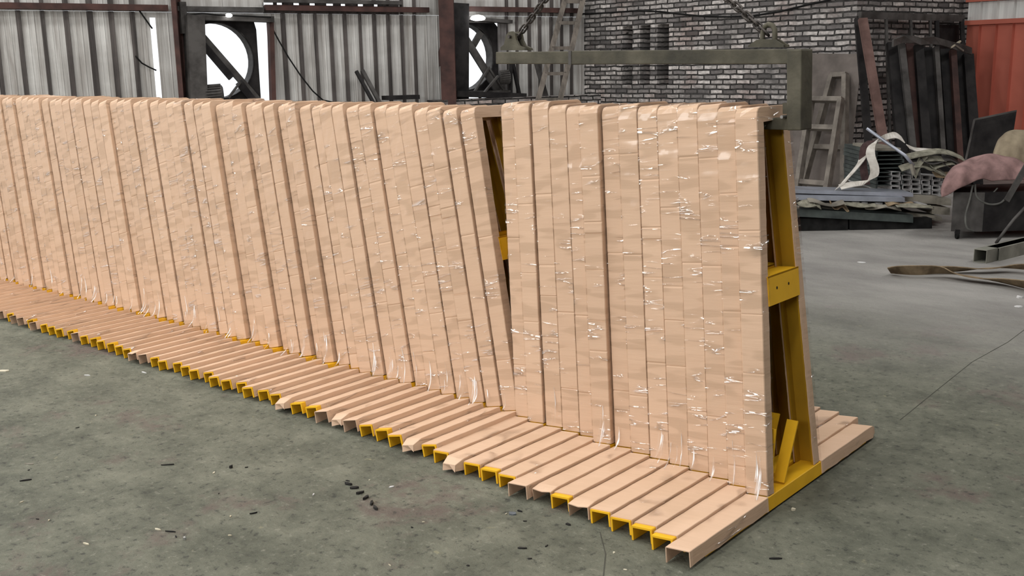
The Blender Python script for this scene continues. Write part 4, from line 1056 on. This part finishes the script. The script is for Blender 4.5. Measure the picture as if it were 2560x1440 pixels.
b = MBd(); b.box(c3+ZZ*((0.035+zb_)/2+0.02), RH*0.02, FH*0.02, ZZ*((zb_-0.035)/2)); part(t, b, 'caster_fork', M_DRK)
def hose(pts, label, d=dC-0.12, r=0.011, mat=M_HOSE):
    C = [atd(x, y, d) for x, y in pts]; out = []; n = len(C)
    for i in range(n-1):
        p0, p1, p2, p3 = C[max(i-1, 0)], C[i], C[i+1], C[min(i+2, n-1)]
        for k in range(6):
            t_ = k/6; out.append(0.5*((2*p1)+(p2-p0)*t_+(2*p0-5*p1+4*p2-p3)*t_*t_+(3*p1-p0-3*p2+p3)*t_**3))
    out.append(C[-1]); b = MBd(); b.tube(out, r, 8); return tag(build(b, 'hose', mat, smooth=True), label, 'hose')
hose([(2432, 462), (2424, 500), (2414, 540), (2418, 570), (2436, 578)], 'grey hose hanging down the left front of the cart')
hose([(2438, 460), (2442, 492), (2470, 510), (2500, 508), (2518, 490), (2530, 470)], 'grey hose looping across the cart below the cloth')
hose([(2455, 496), (2478, 486), (2494, 470)], 'short thin grey hose rising to the cloth', r=0.008)
b = MBd(); b.bar(atd(2516, 502, dC-0.25), atd(2572, 405, dC-0.25), 0.06, 0.02, up=FH); tag(build(b, 'flat_bar', M_DRK2), 'flat grey bar slanting across the cart front at the right edge', 'steel bar')
b = MBd(); cs = [onz(2490, 608, 0.02), atd(2510, 580, dC-0.5), atd(2535, 548, dC-0.4), atd(2575, 505, dC-0.35)]
b.tube(cs, 0.016, 8); tag(build(b, 'hose', M_DRK2, smooth=True), 'thick dark hose slanting down beside the cart to the floor', 'hose')
# pink cloth: draped height field
def cloth(name, mat, label, outline, base, d0_, dep, amp, nu=26, nv=12, seed=1):
    rnd = random.Random(seed); b = MBd(); rings = []
    for i in range(nu+1):
        f = i/nu
        x = outline[0][0]+(outline[-1][0]-outline[0][0])*f
        def interp(L_, x):
            for (xa, ya), (xb, yb) in zip(L_, L_[1:]):
                if xa <= x <= xb: return ya+(yb-ya)*(x-xa)/(xb-xa)
            return L_[-1][1]
        yt = interp(outline, x); yb_ = interp(base, x); row = []
        for j in range(nv+1):
            g_ = j/nv; ang = g_*PI*0.92
            zz = math.sin(min(ang, PI/2) if ang < PI/2 else ang)
            y = yb_+(yt-yb_)*max(0, math.sin(ang)); dd = d0_+dep*(1-math.cos(ang))/2
            wv = amp*(math.sin(f*17+g_*5+seed)+0.6*math.sin(f*31-g_*7)+0.5*math.sin(g_*13+f*9))
            row.append(atd(x, y+wv*6, dd+wv*0.10))
        rings.append(row)
    b.loft(rings, closed=False, caps=False)
    o = build(b, name, mat, smooth=True); md = o.modifiers.new('thick', 'SOLIDIFY'); md.thickness = 0.012
    s2_ = o.modifiers.new('sub', 'SUBSURF'); s2_.levels = 1; s2_.render_levels = 1
    return tag(o, label, 'cloth')
cloth('draped_cloth', M_PINK, 'faded pink cloth draped over the dark cart', [(2352, 478), (2362, 450), (2385, 415), (2420, 398), (2455, 390), (2500, 388), (2540, 396), (2565, 415), (2620, 410)],
      [(2352, 492), (2380, 482), (2420, 462), (2450, 448), (2462, 445), (2480, 455), (2510, 456), (2545, 448), (2620, 455)], dC-0.18, 0.6, 0.35)
cloth('cushion', M_BEIGE, 'beige cushion standing behind the pink cloth', [(2484, 385), (2496, 350), (2515, 332), (2540, 325), (2575, 328), (2640, 345)],
      [(2484, 410), (2510, 412), (2560, 410), (2640, 410)], dC+0.12, 0.35, 0.12, seed=4)
tp = slab([(2437, 298), (2542, 276), (2520, 420), (2405, 440)], lambda x, y: atd(x, y, dC+0.62+0.0005*(y-300)), 0.02, 'steel_plate', M_DRK, 'dark square plate standing tilted behind the cart', 'plate')
b = MBd(); A = atd(2436, 299, dC+0.54); B = atd(2408, 430, dC+0.54); b.bar(A, B, 0.018, 0.012, up=FH); b.bar(A, atd(2541, 277, dC+0.54), 0.018, 0.012, up=FH)
# (pale edge strip of that plate)
part(tp, b, 'edge_strip', M_DRK2, org=tp.location.copy())
# square tubes lying on the floor
def sqtube(p0, p1, sz, label):
    A, B = Vector(p0), Vector(p1); d = (B-A).normalized(); s_ = d.cross(ZZ).normalized(); h = sz/2; t_ = 0.006; b = MBd(); rings = []
    for P in (A, B):
        rings.append([P+s_*(-h)+ZZ*0, P+s_*h, P+s_*h+ZZ*sz, P-s_*h+ZZ*sz])
    b.loft(rings, True, False)
    r2 = []
    for P in (A, B): r2.append([P+s_*(-h+t_)+ZZ*t_, P-s_*(h-t_)+ZZ*(sz-t_), P+s_*(h-t_)+ZZ*(sz-t_), P+s_*(h-t_)+ZZ*t_])
    b.loft(r2, True, False)
    for k in (0, 1):
        o_, q_ = rings[k], [r2[k][0], r2[k][3], r2[k][2], r2[k][1]]
        b.add(o_+q_, [(i, (i+1) % 4, 4+(i+1) % 4, 4+i) for i in range(4)])
    return tag(build(b, 'square_tube', M_SQ), label, 'steel tube')
M_SQ = simple('dull_tube_steel', (0.27, 0.27, 0.23), (0.17, 0.17, 0.145), 0.55, scale=5)
e0 = onz(2449, 657); e1 = onz(2610, 616); sd = (e1-e0).normalized().cross(ZZ).normalized()
sqtube(e0, e1+(e1-e0)*0.5, 0.125, 'left dark square tube lying on the floor before the cart')
e2 = onz(2481, 651); sqtube(e2, e2+(e1-e0)*1.4, 0.125, 'right dark square tube lying beside the other on the floor')
# strap on the floor
def fstrap(pts, name, mat, label, hw):
    C = [onz(x, y, 0.006+z) for x, y, z in pts]; out = []; n = len(C)
    for i in range(n-1):
        p0, p1, p2, p3 = C[max(i-1, 0)], C[i], C[i+1], C[min(i+2, n-1)]
        for k in range(5):
            t_ = k/5; out.append(0.5*((2*p1)+(p2-p0)*t_+(2*p0-5*p1+4*p2-p3)*t_*t_+(3*p1-p0-3*p2+p3)*t_**3))
    out.append(C[-1]); ws = []
    for i in range(len(out)):
        t_ = (out[min(i+1, len(out)-1)]-out[max(i-1, 0)]); s_ = t_.cross(ZZ).normalized();  tw = 0.75+0.5*math.sin(i*0.3)
        ws.append(s_*hw*math.cos(tw)+ZZ*hw*math.sin(tw)*0.6)
    b = MBd(); b.ribbon([o+ZZ*(abs(w_.z)+0.006) for o, w_ in zip(out, ws)], ws, 0.008); return tag(build(b, name, mat), label, 'strap')
fstrap([(2222, 687, 0), (2290, 690, 0.01), (2360, 688, 0.02), (2420, 696, 0.02), (2500, 712, 0.0), (2600, 735, 0)], 'webbing_strap', M_TAN, 'tan webbing strap twisting across the pale floor, front run', 0.08)
fstrap([(2232, 681, 0), (2300, 685, 0.0), (2400, 682, 0.0), (2460, 676, 0.02), (2520, 674, 0.02), (2600, 680, 0.02)], 'webbing_strap', M_TAN, 'darker tan strap behind the twisting strap on the floor', 0.06)

# ------------------------------------------------ litter on the floor
def chip(x, y, l, wd, ang, mat, label, name='wood_splinter', cat='splinter', h=0.006, group=None):
    c = onz(x, y); d = Vector((math.cos(ang), math.sin(ang), 0)); s_ = Vector((-d.y, d.x, 0)); b = MBd()
    rn = random.Random(int(x*7+y)); n = 6; ring0 = []; ring1 = []
    for k in range(n):
        a = 2*PI*k/n; r = rn.uniform(0.75, 1.1); p = c+d*(l/2*math.cos(a)*r)+s_*(wd/2*math.sin(a)*r); ring0.append(p+ZZ*0.0005); ring1.append(p*1.0+ZZ*(h*rn.uniform(0.7, 1.2)))
    b.loft([ring0, ring1]); return tag(build(b, name, mat), label, cat, group)
chip(218, 939, 0.05, 0.008, 0.5, M_PAPER, 'white sliver on the floor left, in front of the far stack')
chip(360, 932, 0.05, 0.008, 0.2, M_PAPER, 'white sliver on the floor close to the far stack feet')
chip(10, 928, 0.09, 0.04, 0.7, M_CHIP, 'pale greenish leaf scrap at the left edge of the floor', 'leaf_scrap', 'scrap')
chip(420, 1163, 0.065, 0.008, 0.9, M_CHIPD, 'black splinter in the middle left of the floor')
chip(65, 1202, 0.05, 0.008, 1.2, M_CHIPD, 'black splinter near the left edge of the floor')
chip(75, 1161, 0.05, 0.008, 0.7, M_PLANK, 'thin grey splinter above the left edge black one')
chip(395, 1325, 0.035, 0.010, 0.4, M_CHIP, 'cream stub touching a black splinter in the foreground')
chip(425, 1330, 0.05, 0.007, 0.6, M_CHIPD, 'black splinter beside the cream stub in the foreground')
chip(462, 1349, 0.018, 0.012, 0.4, M_BRASSY, 'small shiny metal bit in the foreground left', 'metal_bit', 'scrap', 0.012)
chip(577, 1170, 0.02, 0.018, 0.4, M_CHIPD, 'round black lump on the floor below the far stack', 'slag_lump', 'scrap', 0.014)
chip(635, 1284, 0.035, 0.008, 1.3, M_CHIPD, 'short black splinter in the centre left foreground')
chip(215, 1361, 0.04, 0.008, 0.3, M_CHIP, 'pale yellow splinter at the lower left foreground')
chip(980, 1218, 0.028, 0.009, 1.3, M_PAPER, 'white upright sliver in front of the near stack')
chip(784, 1238, 0.022, 0.006, 2.2, M_PAPER, 'small white fleck in the middle foreground')
for k, (x_, y_) in enumerate(((872, 1212), (885, 1222), (900, 1234), (915, 1246), (930, 1260), (938, 1272))):
    chip(x_, y_, 0.045, 0.016, 0.4+0.5*k, M_CHIPD, 'black bark-like flake, %s from the top in the row before the near stack' % ordw(k+1), 'bark_flake', 'flake', 0.01)
chip(1282, 1286, 0.035, 0.03, 0.3, simple('slate_chip', (0.14, 0.16, 0.18), (0.1, 0.11, 0.12), 0.6), 'blue-grey square chip on the floor before the near stack feet', 'stone_chip', 'chip', 0.008)
chip(1299, 1279, 0.03, 0.01, 0.2, M_CHIPD, 'black splinter just right of the blue-grey chip')
chip(1305, 1372, 0.045, 0.010, 0.7, M_CHIPD, 'black splinter below the near stack feet, centre right')
chip(1420, 1312, 0.03, 0.014, 0.1, M_CHIPD, 'black chip under the near stack feet')
chip(1940, 1398, 0.05, 0.01, 0.8, M_CHIPD, 'black splinter on the floor right of the nearest foot')
chip(1983, 1276, 0.022, 0.014, 0.9, M_CHIP, 'pale chip on the floor right of the near stack base', 'wood_chip', 'chip', 0.01)
chip(2155, 657, 0.085, 0.05, 0.2, M_PAPER, 'white paper scrap on the pale floor right of the racks', 'paper_scrap', 'scrap')
chip(2550, 745, 0.06, 0.05, 0.6, M_PAPER, 'white crumpled scrap at the right edge of the floor', 'paper_scrap', 'scrap', 0.015)
chip(2545, 768, 0.06, 0.04, 0.2, M_PAPER, 'grey-white scrap just below the white one at the right edge', 'paper_scrap', 'scrap', 0.01)
rc = random.Random(11)
for ix, zx in enumerate(('at the far left', 'left of centre', 'in the middle', 'right of centre')):
    for iy, zy in enumerate(('closest to the rack feet', 'halfway down', 'near the picture bottom')):
        for mt, cn in ((M_CHIPD, 'dark'), (M_CHIP, 'pale')):
            x_ = ix*400+rc.uniform(40, 380); top = 960+max(0, x_-100)*0.27; y_ = top+(1430-top)*(iy+rc.uniform(0.15, 0.9))/3
            chip(x_, y_, rc.uniform(0.010, 0.024), rc.uniform(0.004, 0.010), rc.uniform(0, 3), mt, 'tiny %s crumb on the dirty floor, %s, %s' % (cn, zx, zy), 'debris_crumb', 'crumb', 0.004, 'tiny crumbs scattered on the floor')
# old saw joint in the slab at the right
for k, (pts) in enumerate((((2600, 795), (2520, 855), (2430, 905), (2330, 985), (2250, 1050)), ((1500, 1330), (1514, 1385), (1508, 1445)))):
    b = MBd(); b.ribbon([onz(x, y, 0.0006) for x, y in pts], [Vector((0.0022, 0.001, 0))]*len(pts), 0.001); o = build(b, 'trim_%d' % (4+k), M_JOINT); o['kind'] = 'structure'
